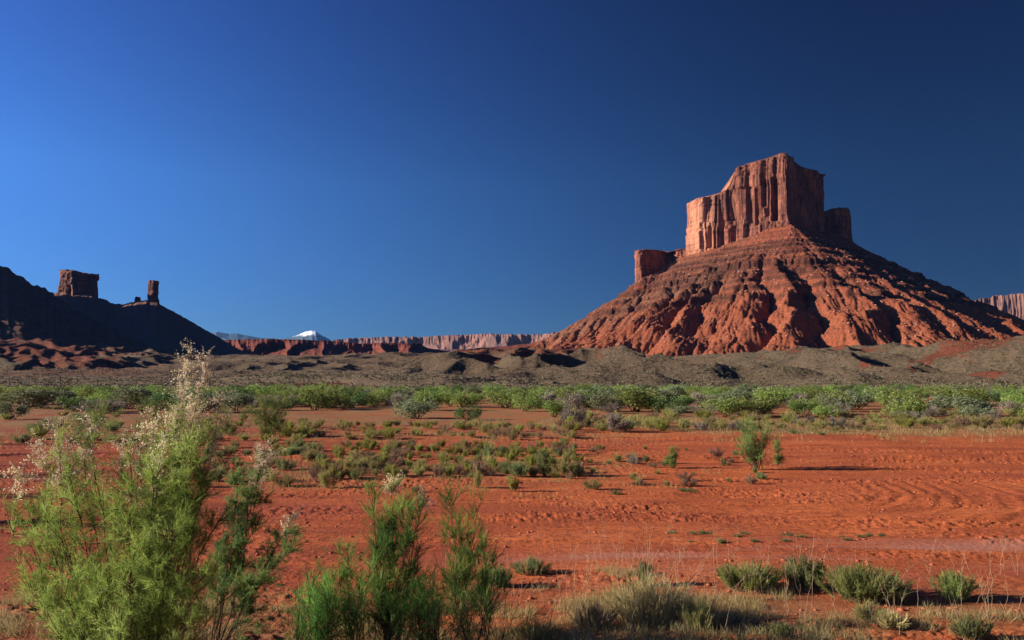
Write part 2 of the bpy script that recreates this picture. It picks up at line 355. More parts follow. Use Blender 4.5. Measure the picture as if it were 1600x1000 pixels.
# ------------------------------------------------------------------ hills sheet (240 m to 2.6 km)
def wx(px, D): return (px - 800) / F * D
def tab(x, pts, D):
    xs = [wx(p, D) for p, _ in pts]; zs = [zpx(q, D) for _, q in pts]
    return np.interp(x, xs, zs)
def hills_h(X, Y):
    D = Y
    base = np.interp(Y, [0, 235, 300, 560, 950, 1500, 2600], [-1, -0.6, 0.6, 9, 31, 42, 52])
    wob = fbm(X / 90, Y / 90, 3, 71)
    z = base + wob * 5 * sst(300, 600, Y)
    def add(z, h, f): return np.maximum(z, h * f)
    # long scrub hill right
    t = tab(X + 6 * wob, [(1040, 606), (1070, 600), (1110, 583), (1150, 568), (1200, 556), (1300, 551), (1400, 548), (1500, 545), (1700, 540), (2600, 520)], 540)
    gl = fbm(X / 38, Y / 160, 3, 73)
    s0 = 300 + 30 * fbm(X / 120, 0 * Y, 2, 72) + 60 * gl
    f = sst(s0, s0 + 250, Y) ** 0.85
    z1 = t * f + 4.5 * (1 - np.abs(vnoise(X / 34 + 0.4 * gl, Y / 150, 74)) * 2.2) * np.sin(np.clip(f, 0, 1) * math.pi) + sst(560, 950, Y) * 10 * sst(100, 200, X)
    dip = np.exp(-((X - wx(1478, 480) - 0.35 * (Y - 480)) / 15) ** 2) * sst(300, 370, Y) * (1 - sst(480, 600, Y))
    z1 = z1 * (1 - 0.9 * dip)
    z = np.maximum(z, z1)
    # rounded orange nose far right
    nx = X - wx(1560, 400)
    nose = zpx(536, 400) * np.exp(-(np.abs(nx + 0.25 * (Y - 400)) / 38) ** 3) * sst(292, 385, Y + 8 * gl) * (1 - sst(470, 560, Y))
    z = np.maximum(z, nose)
    # tan hill right of centre
    t = tab(X, [(770, 606), (800, 602), (860, 592), (930, 583), (1000, 577), (1060, 578), (1110, 586), (1180, 606)], 400)
    z = np.maximum(z, t * sst(275, 400, Y + 14 * gl) * (1 - 0.6 * sst(420, 560, Y)))
    # low dark hump centre-left
    t = tab(X, [(260, 606), (330, 594), (380, 589), (450, 587), (520, 589), (590, 587), (640, 590), (700, 592), (760, 599), (800, 606)], 320)
    z = np.maximum(z, t * sst(246, 320, Y + 10 * gl) * (1 - 0.7 * sst(330, 430, Y)))
    # badland mounds centre
    mk = sst(wx(640, 620), wx(700, 620), X) * (1 - sst(wx(960, 620), wx(1040, 620), X)) * sst(430, 500, Y) * (1 - sst(800, 900, Y))
    rd = 1 - np.abs(vnoise(X / 42 + 0.3 * vnoise(X / 60, Y / 60, 80), Y / 75, 81)) * 2.2
    z = z + mk * 13 * np.clip(rd, 0, 1) ** 0.8
    mk2 = sst(wx(330, 700), wx(420, 700), X) * (1 - sst(wx(640, 700), wx(700, 700), X)) * sst(480, 600, Y) * (1 - sst(1300, 1500, Y))
    z = z + mk2 * 4 * np.clip(rd, 0, 1) ** 1.5
    # left badlands, climbing to the ridge
    lm = 1 - sst(wx(190, 700), wx(400, 800), X)
    slope = np.interp(Y, [300, 380, 650, 900, 1100], [0, 4, 36, 72, 80]) * (0.45 + 0.55 * (1 - sst(wx(-200, 800), wx(300, 800), X)))
    r1 = 1 - np.abs(vnoise((X + 0.5 * Y) / 62 + 0.6 * vnoise(X / 70, Y / 70, 90), (Y - 0.3 * X) / 130, 91)) * 2.0
    r2 = 1 - np.abs(vnoise((X + 0.6 * Y) / 24, (Y - 0.3 * X) / 50, 92)) * 2.0
    bl = slope * 0.62 + (8 * np.clip(r1, -0.1, 1) + 5 * np.clip(r2, 0, 1)) * sst(340, 520, Y)
    z = np.maximum(z, bl * lm + base * (1 - lm) * 0.2)
    z = z + (7 * fbm(X / 48, Y / 80, 2, 79) + 3.5 * (1 - np.abs(vnoise(X / 26, Y / 60, 75)) * 2.4)) * sst(265, 340, Y) * (1 - sst(620, 760, Y)) * sst(-60, 40, X)
    # erosion texture
    z = z + fbm(X / 22, Y / 22, 4, 77) * 2.6 * sst(250, 400, Y)
    z = z + fbm(X / 3, Y / 4, 3, 78) * 0.5 * sst(240, 330, Y)
    return z
_gx0, _gy0, _gd = -760.0, 236.0, 2.4
_X, _Y = np.meshgrid(np.arange(_gx0, 800, _gd), np.arange(_gy0, 1060, _gd))
_z0 = hills_h(_X, _Y)
_fx = np.zeros(_z0.shape, bool); _fx[:2] = 1; _fx[-1] = 1; _fx[:, 0] = 1; _fx[:, -1] = 1
_z1, _A = erode(_z0, _gd, 9, 0.05, _fx, 0.5, 0.03, 8)
_dz = (_z1 - _z0) * sst(240, 275, _Y) * (1 - sst(980, 1050, _Y))
hills_raw = hills_h
def hills_h(X, Y):
    inside = (X > _gx0) & (X < 796) & (Y > _gy0) & (Y < 1056)
    return hills_raw(X, Y) + np.where(inside, bil(_gx0, _gy0, _gd, _dz, X, Y), 0)
def build_hills():
    a = np.linspace(-46, 46, 1100)
    d = np.concatenate([np.geomspace(225, 1100, 430, endpoint=False), np.geomspace(1100, 2700, 60)])
    T, Dd = np.meshgrid(np.tan(R(1) * a), d)
    X = T * Dd; Y = Dd
    Z = hills_h(X, Y)
    PX = 800 + F * X / Y
    red = 0.08 + 0.7 * (1 - sst(100, 330, PX)) * sst(380, 520, Y) + 0.35 * sst(640, 740, PX) * (1 - sst(960, 1040, PX)) * sst(500, 600, Y)
    red = red * (1 - 0.75 * sst(900, 1150, PX)) + 0.1 * sst(560, 640, Y)
    def bl(px, py, D, rx, ry):
        p = at(px, py, D); return np.exp(-((X - p.x) / rx) ** 2 - ((Y - p.y) / ry) ** 2)
    rp = np.zeros_like(X)
    n = fbm(X / 14, Y / 22, 4, 99)
    for px, py, D, rx, ry in ((1410, 580, 370, 15, 16), (1300, 556, 520, 34, 10), (1510, 580, 340, 12, 16), (1535, 560, 400, 24, 30), (1590, 560, 400, 16, 30), (1450, 557, 500, 24, 9),
                              (800, 580, 560, 26, 40), (870, 575, 640, 30, 40), (735, 575, 700, 30, 60), (500, 600, 270, 14, 12), (545, 603, 262, 12, 8), (690, 575, 640, 25, 40), (60, 560, 640, 60, 60), (30, 540, 800, 90, 80)):
        rp = np.maximum(rp, bl(px, py, D, rx, ry))
    rp = sst(0.36, 0.6, rp + n * 0.9)
    V = np.stack([X, Y, Z], -1).reshape(-1, 3)
    o = mesh('hills', V, gridf(len(d), len(a))[:, ::-1], MH, attrs={'redness': red.ravel(), 'redpatch': rp.ravel()})
    tag(o, kind='structure')
build_hills()

# ------------------------------------------------------------------ ridges built from crest and foot lines
def ridge(name, crest, foot, mat, nu=600, prof=((0, 0), (1, 1)), nv=70, gul=(60, 20), fine=3, back=0.9, seed=1, parent=None, cliffn=0, zrough=0):
    px0, px1 = crest[0][0], crest[-1][0]
    u = np.linspace(px0, px1, nu)
    def ip(pts, k): return np.interp(u, [p[0] for p in pts], [p[k] for p in pts])
    cD, cY = ip(crest, 2), ip(crest, 1); fD, fY = ip(foot, 2), ip(foot, 1)
    cP = np.array([at(a, b, c) for a, b, c in zip(u, cY, cD)]); fP = np.array([at(a, b, c) for a, b, c in zip(u, fY, fD)])
    pr = np.array(prof, float); seg = np.hypot(*np.diff(pr, axis=0).T); cum = np.concatenate([[0], np.cumsum(seg)]); cum /= cum[-1]
    v = np.linspace(0, 1, nv); th = np.interp(v, cum, pr[:, 0]); tv = np.interp(v, cum, pr[:, 1])
    arc = np.concatenate([[0], np.cumsum(np.hypot(*np.diff(cP[:, :2], axis=0).T))])
    P = np.zeros((nv, nu, 3))
    P[..., :2] = fP[None, :, :2] * (1 - th[:, None, None]) + cP[None, :, :2] * th[:, None, None]
    P[..., 2] = fP[None, :, 2] * (1 - tv[:, None]) + cP[None, :, 2] * tv[:, None]
    n = (fP - cP)[:, :2]; n /= np.linalg.norm(n, axis=1)[:, None]
    per, amp = gul
    A = np.broadcast_to(arc[None], (nv, nu)); Vv = np.broadcast_to(v[:, None], (nv, nu))
    wv = vnoise(A / per, Vv * 2, seed + 5) * 0.35
    g = 1 - np.abs(vnoise(A / per + wv, Vv * 0.8, seed)) * 2.2 + 0.35 * (1 - np.abs(vnoise(A / per * 3.1, Vv * 2, seed + 1)) * 2)
    env = np.sin(np.clip(Vv * 1.12, 0, 1) * math.pi) ** 0.6 * 0.9 + 0.1
    off = amp * g * env
    if cliffn:
        off = off + cliffn * (ridged(A / (cliffn * 3.5), Vv * 1.2, 4, seed + 9) - 0.6) * sst(0.55, 0.7, Vv) * 2
    P[..., 0] += n[None, :, 0] * off; P[..., 1] += n[None, :, 1] * off
    hgt = (cP[:, 2] - fP[:, 2]).max()
    P[..., 2] += fbm(A / fine / 6, Vv * hgt / fine / 4, 4, seed + 3) * fine * (0.3 + 0.7 * np.sin(Vv * math.pi)) + fbm(A / (fine * 4), Vv * 0, 4, seed + 4) * zrough * Vv
    B = np.zeros((14, nu, 3)); hh = P[-1, :, 2]
    for i in range(14):
        k = (i + 1) / 14
        B[i] = P[-1]; dist = k * k * (hh * back + 5) * 1.2
        B[i, :, :2] -= n * dist[:, None]; B[i, :, 2] = hh * (1 - k * k) - 5 * k
    V = np.concatenate([P, B]).reshape(-1, 3)
    return mesh(name, V, gridf(nv + 14, nu)[:, ::-1], mat, parent)

# left dark ridge (rises out of the frame to the left)
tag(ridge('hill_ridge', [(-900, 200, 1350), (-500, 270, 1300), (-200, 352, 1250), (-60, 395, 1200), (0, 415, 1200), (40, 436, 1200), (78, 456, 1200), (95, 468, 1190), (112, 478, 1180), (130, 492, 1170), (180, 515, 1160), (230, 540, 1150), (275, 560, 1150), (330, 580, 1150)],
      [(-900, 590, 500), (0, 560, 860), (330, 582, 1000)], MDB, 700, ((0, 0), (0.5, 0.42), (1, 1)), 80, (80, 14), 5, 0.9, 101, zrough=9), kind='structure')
# mountain shoulder standing left of the frame: its shade lies over the dark ridge and saddle
def wp(x, y, z): return (800 + F * x / y, HOR - F * (z - H) / y, y)
tag(ridge('hill_shoulder', [wp(-1330, 960, 450), wp(-1270, 1080, 420), wp(-1350, 1300, 480), wp(-1650, 1900, 540), wp(-1950, 2400, 690)],
      [wp(-1120, 940, 5), wp(-1060, 1060, 10), wp(-1150, 1400, 10), wp(-1500, 2050, 20), wp(-1800, 2500, 30)], MD, 300, ((0, 0), (0.6, 0.5), (0.7, 1), (1, 1)), 50, (90, 20), 6, 0.6, 131), kind='structure')
# pedestal under the far mesa and tower
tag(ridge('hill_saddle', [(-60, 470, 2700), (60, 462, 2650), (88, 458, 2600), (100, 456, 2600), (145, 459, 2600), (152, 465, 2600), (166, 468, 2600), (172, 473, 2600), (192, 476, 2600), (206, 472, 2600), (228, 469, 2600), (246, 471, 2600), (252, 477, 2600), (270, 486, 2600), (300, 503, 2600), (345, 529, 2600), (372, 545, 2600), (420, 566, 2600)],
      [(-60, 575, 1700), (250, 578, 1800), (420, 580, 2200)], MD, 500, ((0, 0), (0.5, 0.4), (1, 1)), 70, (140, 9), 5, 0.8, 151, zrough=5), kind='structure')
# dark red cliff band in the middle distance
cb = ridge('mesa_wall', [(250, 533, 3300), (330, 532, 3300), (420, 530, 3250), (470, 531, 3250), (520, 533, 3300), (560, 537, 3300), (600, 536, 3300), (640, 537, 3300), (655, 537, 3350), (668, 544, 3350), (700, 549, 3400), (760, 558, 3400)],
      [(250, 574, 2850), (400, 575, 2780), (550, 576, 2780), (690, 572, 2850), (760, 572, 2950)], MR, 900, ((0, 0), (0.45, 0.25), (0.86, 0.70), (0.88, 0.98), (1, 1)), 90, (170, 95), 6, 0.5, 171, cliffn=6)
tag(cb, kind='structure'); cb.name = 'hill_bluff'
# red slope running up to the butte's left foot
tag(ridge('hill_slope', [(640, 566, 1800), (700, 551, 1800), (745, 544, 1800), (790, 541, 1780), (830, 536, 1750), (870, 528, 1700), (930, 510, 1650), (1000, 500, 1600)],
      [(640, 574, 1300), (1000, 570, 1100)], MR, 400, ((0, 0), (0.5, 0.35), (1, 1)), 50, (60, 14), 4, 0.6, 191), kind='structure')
# far pale cliffs
def farcliff(name, crest, foot, label, mat, seed, gul=(380, 80), cn=15, prof=((0, 0), (0.7, 0.35), (0.78, 0.95), (1, 1))):
    o = ridge(name, crest, foot, mat, 700, prof, 60, gul, 9, 0.3, seed, cliffn=cn, zrough=14)
    return tag(o, label, 'cliff')
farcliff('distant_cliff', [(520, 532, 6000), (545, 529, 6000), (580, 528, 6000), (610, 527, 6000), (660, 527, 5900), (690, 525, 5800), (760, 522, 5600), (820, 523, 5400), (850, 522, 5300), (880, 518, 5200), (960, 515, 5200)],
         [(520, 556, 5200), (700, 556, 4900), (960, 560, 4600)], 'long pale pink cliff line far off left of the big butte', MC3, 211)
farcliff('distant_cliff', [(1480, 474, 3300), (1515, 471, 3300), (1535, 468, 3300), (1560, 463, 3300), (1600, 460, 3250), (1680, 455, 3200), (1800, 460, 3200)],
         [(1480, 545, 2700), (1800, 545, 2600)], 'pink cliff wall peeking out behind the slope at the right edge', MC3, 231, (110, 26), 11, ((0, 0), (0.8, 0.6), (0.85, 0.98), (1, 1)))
# snowy mountains
def mountain(label, crest, foot, seed, snowlo, snowhi, thr, gul=(700, 260)):
    s = N('hazed_mountain_rock')
    c = s.mix(s.noise((0.0008, 0.0008, 0.002), 5, 0.7), (0.045, 0.08, 0.105), (0.08, 0.115, 0.13))  # distance haze painted into the rock as a blue tint
    sn = s.math('ADD', s.rng(s.sep(2), snowlo, snowhi, -0.25, 0.35), s.noise((0.0022, 0.0022, 0.0012), 6, 0.75))
    c = s.mix(s.ramp(sn, [(thr, 0.0), (thr + 0.05, 1.0)]), c, (0.80, 0.82, 0.86)); s.col(c)
    o = ridge('snowy_mountain', crest, foot, s.m, 500, ((0, 0), (1, 1)), 70, gul, 60, 0.8, seed, zrough=0)
    tag(o, label, 'mountain')
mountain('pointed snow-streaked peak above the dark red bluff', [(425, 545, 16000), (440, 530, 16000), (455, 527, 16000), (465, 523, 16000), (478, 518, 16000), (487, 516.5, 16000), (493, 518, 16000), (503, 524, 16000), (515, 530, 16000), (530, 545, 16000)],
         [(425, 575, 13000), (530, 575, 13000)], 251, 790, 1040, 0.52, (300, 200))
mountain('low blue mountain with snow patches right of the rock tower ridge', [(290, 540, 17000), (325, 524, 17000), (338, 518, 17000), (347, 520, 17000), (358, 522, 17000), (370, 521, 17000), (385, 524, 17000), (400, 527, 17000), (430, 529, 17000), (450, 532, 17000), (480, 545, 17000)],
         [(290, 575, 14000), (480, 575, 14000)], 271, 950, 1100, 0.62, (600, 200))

# ------------------------------------------------------------------ cliffs: wall round a plan outline
def wall(name, outline, topf, botf, mat, parent, step=1.2, nz=90, cols=(14, 4.5), recess=(), seed=1, capz=2.0, rag=2.0, sunlit_end=0):
    # outline: list of (px, D), counter-clockwise seen from above, starting anywhere
    pts = np.array([[wx(p, d), d] for p, d in outline], float)
    nxt = np.roll(pts, -1, 0); L = np.hypot(*(nxt - pts).T)
    S = [];
    for a, b, l in zip(pts, nxt, L):
        k = max(2, int(l / step)); t = np.arange(k) / k
        S.append(a[None] * (1 - t[:, None]) + b[None] * t[:, None])
    S = np.concatenate(S); n = len(S)
    # soften corners a little
    for _ in range(3): S = (np.roll(S, 1, 0) + S * 2 + np.roll(S, -1, 0)) / 4
    tg = np.roll(S, -2, 0) - np.roll(S, 2, 0); nr = np.stack([tg[:, 1], -tg[:, 0]], 1); nr /= np.linalg.norm(nr, axis=1)[:, None]
    arc = np.concatenate([[0], np.cumsum(np.hypot(*np.diff(S, axis=0).T))])
    PX = 800 + F * S[:, 0] / S[:, 1]
    zt = topf(PX, S[:, 1]) + 1.3 * rag * fbm(arc / 7, arc * 0, 4, seed + 40) + rag * 1.3 * np.round(vnoise(arc / 5.0, arc * 0, seed + 41) * 2.2) / 2
    zb = botf(PX, S[:, 1])
    v = np.linspace(0, 1, nz)[:, None]
    Zz = zb[None] * (1 - v) + zt[None] * v
    A = np.broadcast_to(arc[None], Zz.shape); hz = Zz - zb[None] * 0
    c1, a1 = cols
    q = np.random.RandomState(seed)
    per = arc[-1] + step
    w_ = vnoise(A / 30, Zz / 35, seed) * c1 * 0.12
    d = a1 * 1.1 * (np.abs(vnoise((A + w_) / (c1 * 2.4), Zz / 160, seed + 1)) * 2.4 - 0.7)
    def joints(mean, jit):                       # joint-bounded slabs with their own set-back
        e = np.cumsum(mean * (0.35 + 1.3 * q.rand(int(per / mean * 1.6) + 4))); e = e[e < per]
        a = np.clip(A + w_ + jit, 0, per); k_ = np.searchsorted(e, a)
        ee = np.concatenate([[-99], e, [per + 99]]); near = np.minimum(a - ee[k_], ee[k_ + 1] - a)
        return k_, near
    k1, n1 = joints(c1, 0); o1 = q.rand(k1.max() + 1); d += a1 * (o1[k1] - 0.5) * 1.1
    d -= a1 * 0.9 * np.exp(-(n1 / 0.9) ** 2) * (o1[::-1][k1] > 0.35)
    be = np.sort(q.uniform(zb.min(), zt.max(), max(2, int((zt.max() - zb.min()) / (c1 * 1.0))))); bed = np.searchsorted(be, Zz + 2 * vnoise(A / 20, A * 0, seed + 6))
    k2, n2 = joints(c1 * 0.38, (bed * 37.7 % 11) * c1 * 0.06); tb = q.rand(k2.max() + 2, len(be) + 2); d += a1 * (tb[k2, bed] - 0.5) * 0.85
    d -= a1 * 0.25 * np.exp(-(n2 / 0.7) ** 2)
    d += 0.7 * fbm(A / 4, Zz / 5, 4, seed + 4, 0.6)
    d += a1 * 0.6 * (q.rand(len(be) + 2)[bed] - 0.5) * (vnoise(A / 22, bed * 3.1, seed + 14) > -0.25)
    ttop = np.clip(1 - (zt[None] - Zz) / (c1 * 1.2), 0, 1)
    cb_ = np.floor(Zz / (c1 * 0.22)); k3, n3 = joints(c1 * 0.3, (cb_ * 5.3 % 7)); t3 = q.rand(k3.max() + 2, 64); d += (ttop > 0.05) * a1 * ((t3[k3, (cb_.astype(int) % 64)] - 0.5) * 0.5 - 0.25 * ttop + 0.15)
    d -= 5 * (1 - np.clip(v * 6, 0, 1)) * 0 - (1 - v) * 3
    for rp_, rw, dep, y0, y1 in recess:
        zc0 = zpx(y1, 1260); zc1 = zpx(y0, 1260)
        d -= dep * np.exp(-((PX[None] - rp_) / rw) ** 4) * sst(zc0 - 4, zc0 + 2, Zz) * (1 - sst(zc1 - 6, zc1 + 2, Zz)) * (nr[None, :, 1] < 0)
    P = np.zeros((nz, n, 3)); P[..., 0] = S[None, :, 0] + nr[None, :, 0] * d; P[..., 1] = S[None, :, 1] + nr[None, :, 1] * d; P[..., 2] = Zz
    rings = [P]
    cen = S.mean(0); last = P[-1]
    for k in (0.96, 0.88, 0.75, 0.55, 0.3, 0.02):
        q = last.copy(); q[:, :2] = cen + (last[:, :2] - cen) * k
        q[:, 2] = topf(800 + F * q[:, 0] / q[:, 1], q[:, 1]) + capz * fbm(q[:, 0] / 10, q[:, 1] / 10, 3, seed + 50) + (1 - k) * 1.0
        rings.append(q[None])
    V = np.concatenate(rings)
    fr = np.clip(1.2 * np.exp(-((PX - sunlit_end) / 21) ** 2), 0, 1) if sunlit_end else PX * 0
    o = mesh(name, V.reshape(-1, 3), gridf(V.shape[0], n, True), mat, parent, smooth=False, attrs={'sunlit_end': np.tile(fr, V.shape[0])})
    return o
# ---- main butte
butte = empty('butte', (wx(1220, 1300), 1300, 0))
tag(butte, 'tall red sandstone butte with sheer fluted cliffs on a wide gullied talus cone', 'butte')
def fix(o, root): o.location = -root.location; return o
top_pts = [(1060, 322), (1077, 319), (1090, 312), (1105, 308), (1130, 304), (1140, 297), (1150, 291), (1154, 286), (1156, 265), (1165, 260), (1180, 255), (1200, 250), (1214, 247), (1222, 243), (1228, 239.5), (1236, 239.5), (1241, 245), (1247, 256), (1253, 261), (1270, 264), (1284, 267), (1290, 273), (1296, 280)]
def topmain(px, D):
    return np.interp(px, [p[0] for p in top_pts], [zpx(p[1], 1) - H for p in top_pts]) * D + H
bot_pts = [(1060, 405), (1077, 399), (1120, 388), (1160, 375), (1200, 360), (1235, 353), (1292, 365), (1335, 384)]
def botmain(px, D):
    return np.interp(px, [p[0] for p in bot_pts], [zpx(p[1], 1) - H for p in bot_pts]) * 1260 + H - 16
fix(wall('cliff', [(1077, 1350), (1092, 1312), (1125, 1294), (1155, 1284), (1200, 1255), (1236, 1235), (1242, 1250), (1265, 1300), (1288, 1345), (1291, 1390), (1270, 1420), (1160, 1420), (1085, 1390)],
     topmain, botmain, MC, butte, recess=((1215, 4.0, 17, 280, 345), (1199, 3.0, 12, 280, 322), (1188, 2.2, 10, 292, 350), (1113, 3, 8, 345, 380), (1240, 1, 0, 0, 1)), seed=301, sunlit_end=1095, cols=(13, 4.2)), butte)
def flat(pts):
    def f(px, D): return np.interp(px, [p[0] for p in pts], [zpx(p[1], 1) - H for p in pts]) * D + H
    return f
o = fix(wall('cliff_tower', [(1288, 1400), (1300, 1385), (1318, 1380), (1322, 1382), (1334, 1400), (1334, 1440), (1290, 1440)],
     flat([(1285, 336), (1296, 331), (1303, 328), (1312, 326), (1331, 325), (1334, 328)]), lambda p, d: flat([(1285, 395), (1340, 395)])(p, d), MC, butte, seed=321, cols=(9, 2.6), rag=1.5), butte)
o['label'] = 'small separate rock block right of the main cliff'
o = fix(wall('cliff_block', [(996, 1362), (999, 1345), (1004, 1340), (1020, 1375), (1044, 1425), (1052, 1420), (1058, 1395), (1076, 1380), (1085, 1400), (1080, 1450), (1000, 1450)],
     flat([(994, 393), (1000, 391), (1010, 390), (1030, 392), (1046, 395), (1056, 392), (1068, 389), (1080, 391)]), lambda p, d: flat([(990, 448), (1010, 450), (1085, 420)])(p, d), MC, butte, seed=341, cols=(10, 2.4), rag=1.5), butte)
o['label'] = 'low dark overhanging rock block on the left shoulder'

SK = []
def sk(*pts):
    for (p0, y0, d0), (p1, y1, d1) in zip(pts[:-1], pts[1:]):
        for t in np.linspace(0, 1, 8, endpoint=False):
            SK.append(at(p0 + (p1 - p0) * t, y0 + (y1 - y0) * t, d0 + (d1 - d0) * t))
sk((1075, 398, 1335), (1110, 388, 1300), (1150, 376, 1280), (1200, 358, 1250), (1236, 350, 1228), (1262, 354, 1290), (1292, 361, 1345), (1318, 369, 1375), (1337, 382, 1400), (1400, 414, 1400), (1480, 453, 1400), (1560, 485, 1380), (1620, 506, 1360), (1750, 545, 1350))
sk((1078, 397, 1340), (1058, 404, 1360), (1030, 423, 1350), (1004, 434, 1332), (994, 440, 1340))
SK = np.array([tuple(p) for p in SK])
SKh = np.array([(p[0], p[1], p[2]) for p in SK])
TCX, TCY = wx(1215, 1300), 1400.0
def talus_fields(X, Y):
    th = np.arctan2(X - TCX, TCY - Y)     # 0 towards camera, + right
    w1 = vnoise(X / 170, Y / 170, 401) * 0.30
    best = np.full(X.shape, -1e9); dd = np.zeros(X.shape)
    for px_, py_, pz_ in SKh:
        d = np.hypot(X - px_, Y - py_)
        z = pz_ - (0.47 * d + 0.33 * 180 * (1 - np.exp(-d / 180)))
        m = z > best; best = np.where(m, z, best); dd = np.where(m, d, dd)
    ph = th / 0.168 + w1 * 2.2 + 0.35 + 0.4 * np.sin(th * 3.1) + 0.8 * fbm(X / 110, Y / 110, 3, 409)
    tri = np.abs((ph % 1) * 2 - 1)                    # 0 in crest .. 1
    idx = np.floor(ph + 0.5)
    rnd = 0.65 + 0.35 * _h(idx, idx * 0, idx * 0, 9)
    g = 1 - tri
    w2 = fbm(X / 70, Y / 70, 3, 408)
    g1 = np.abs(vnoise(th / 0.06 + w1 * 2 + w2 * 0.8, dd / 150, 403)) * 2
    g2 = np.abs(vnoise(th / 0.022 + w1 * 3 + w2 * 1.2, dd / 90, 404)) * 2
    return th, best, dd, g, g1, g2, rnd
LED = [(zpx(q, 1120), h) for q, h in ((408, 9), (426, 7), (388, 4), (372, 3), (363, 3), (397, 2.5), (416, 3), (438, 5), (455, 4), (474, 7))]
def build_talus():
    gx0, gy0, gd_ = wx(740, 1200), 790.0, 2.2
    gx = np.arange(gx0, wx(1880, 1300), gd_); gy = np.arange(gy0, 1480, gd_)
    X, Y = np.meshgrid(gx, gy)
    th, z, dd, g, g1, g2, rnd = talus_fields(X, Y)
    floor = np.interp(Y, [0, 800, 950, 1500, 2600], [0, 20, 26, 36, 46]) - 3
    e = sst(90, 210, dd + 60 * fbm(X / 60, Y / 60, 2, 402)) * (1 - 0.45 * sst(300, 420, dd))
    z = z + 5 * sst(20, 120, dd) - e * rnd ** 2 * 38 * (g ** 1.1 - 0.30) + fbm(X / 40, Y / 40, 4, 411) * 8 * sst(10, 100, dd)
    z = z + fbm(X / 9, Y / 9, 3, 417) * 1.2
    fixed = (z <= floor) | (dd < 4); z = np.maximum(z, floor)
    z, A = erode(z, gd_, 16, 0.055, fixed, 0.5, 0.02, 3)
    xs = np.arange(gx0 + 4, wx(1880, 1300) - 6, 1.55); ys = np.concatenate([np.arange(796, 1440, 1.7), np.arange(1440, 1475, 8)])
    X, Y = np.meshgrid(xs, ys)
    z = bil(gx0, gy0, gd_, z, X, Y); LA = bil(gx0, gy0, gd_, np.log(A), X, Y); D2 = bil(gx0, gy0, gd_, dd, X, Y)
    th = np.arctan2(X - TCX, TCY - Y)
    zz = z + fbm(X / 60, Y / 60, 2, 412) * 2.5; led = np.zeros_like(z); dz = np.zeros_like(z)
    for ze, hh in LED:
        k = np.clip(0.65 + 0.9 * vnoise(X / 45, Y / 45, int(ze)), 0.05, 1.2) * sst(6, 16, D2)
        dz += 1.35 * hh * k * (1 / (1 + np.exp(-np.clip((zz - ze) / 0.5, -30, 30))) - sst(-11, 12, zz - ze))
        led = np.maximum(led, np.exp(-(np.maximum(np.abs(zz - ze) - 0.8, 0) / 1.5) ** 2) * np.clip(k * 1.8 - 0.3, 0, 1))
    z = z + dz * (1 - 0.8 * sst(3.5, 6, LA))
    led *= (1 - 0.5 * sst(3.5, 6.0, LA))
    z = z + fbm(X / 7, Y / 7, 4, 413, 0.65) * 2.0 + (np.abs(vnoise(X / 3.6, Y / 3.6, 414)) > 0.40) * 1.1
    fr_ = 1 - np.abs(vnoise(th / 0.012 + 2 * fbm(X / 60, Y / 60, 2, 408), D2 / 60, 415)) * 2
    z = z + 2.6 * fr_ * sst(120, 220, D2)
    left = 1 - sst(-0.6, -0.2, th)
    deb = 0.10 + 0.75 * sst(1.8, 4.5, LA) + 0.35 * left * (1 - sst(140, 230, D2)) + 0.35 * sst(0.1, 0.5, th) * sst(90, 150, D2) * (1 - sst(210, 280, D2))
    deb = deb * (1 - 0.3 * sst(190, 280, D2)) * (0.45 + 0.55 * sst(60, 130, D2) + 0.25 * left) + 0.03
    V = np.stack([X, Y, z], -1).reshape(-1, 3)
    o = mesh('talus_slope', V, gridf(len(ys), len(xs)), MT, butte, smooth=False, attrs={'debris': np.clip(deb, 0, 1).ravel(), 'ledge': led.ravel()})
    fix(o, butte)
    return xs, ys, z
tx, ty, tz = build_talus()

# far mesa and tower on the dark saddle, left
mesa = empty('mesa', (wx(120, 2600), 2600, 0)); tag(mesa, 'small flat-topped pink mesa on the dark ridge at far left', 'mesa')
fix(wall('cliff', [(93, 2640), (96, 2610), (112, 2560), (118, 2585), (146, 2660), (146, 2740), (95, 2740)],
     flat([(90, 424), (96, 422), (112, 423), (122, 426), (146, 429)]), flat([(90, 472), (150, 475)]), MC2, mesa, step=2.0, nz=70, cols=(20, 8), seed=501, rag=4), mesa)
tow = empty('rock_tower', (wx(236, 2600), 2600, 0)); tag(tow, 'slim free-standing rock tower on the dark ridge at far left', 'rock tower')
fix(wall('cliff', [(229.5, 2620), (230.5, 2605), (236, 2592), (243.5, 2605), (243.5, 2625), (236, 2632)],
     flat([(228, 439), (233, 438), (244, 439.5)]), flat([(228, 480), (245, 480)]), MC2, tow, step=1.2, nz=60, cols=(11, 4.2), seed=523, rag=2.4), tow)
tow2 = empty('rock_stub', (wx(212, 2600), 2600, 0)); tag(tow2, 'squat boulder-like rock stub left of the slim rock tower', 'rock')
fix(wall('cliff', [(208, 2612), (211, 2600), (217, 2608), (217, 2625), (209, 2625)],
     flat([(207, 465), (210, 463.5), (217, 465)]), flat([(206, 482), (218, 482)]), MC2, tow2, step=1.5, nz=24, cols=(8, 1.6), seed=541, rag=1.0), tow2)

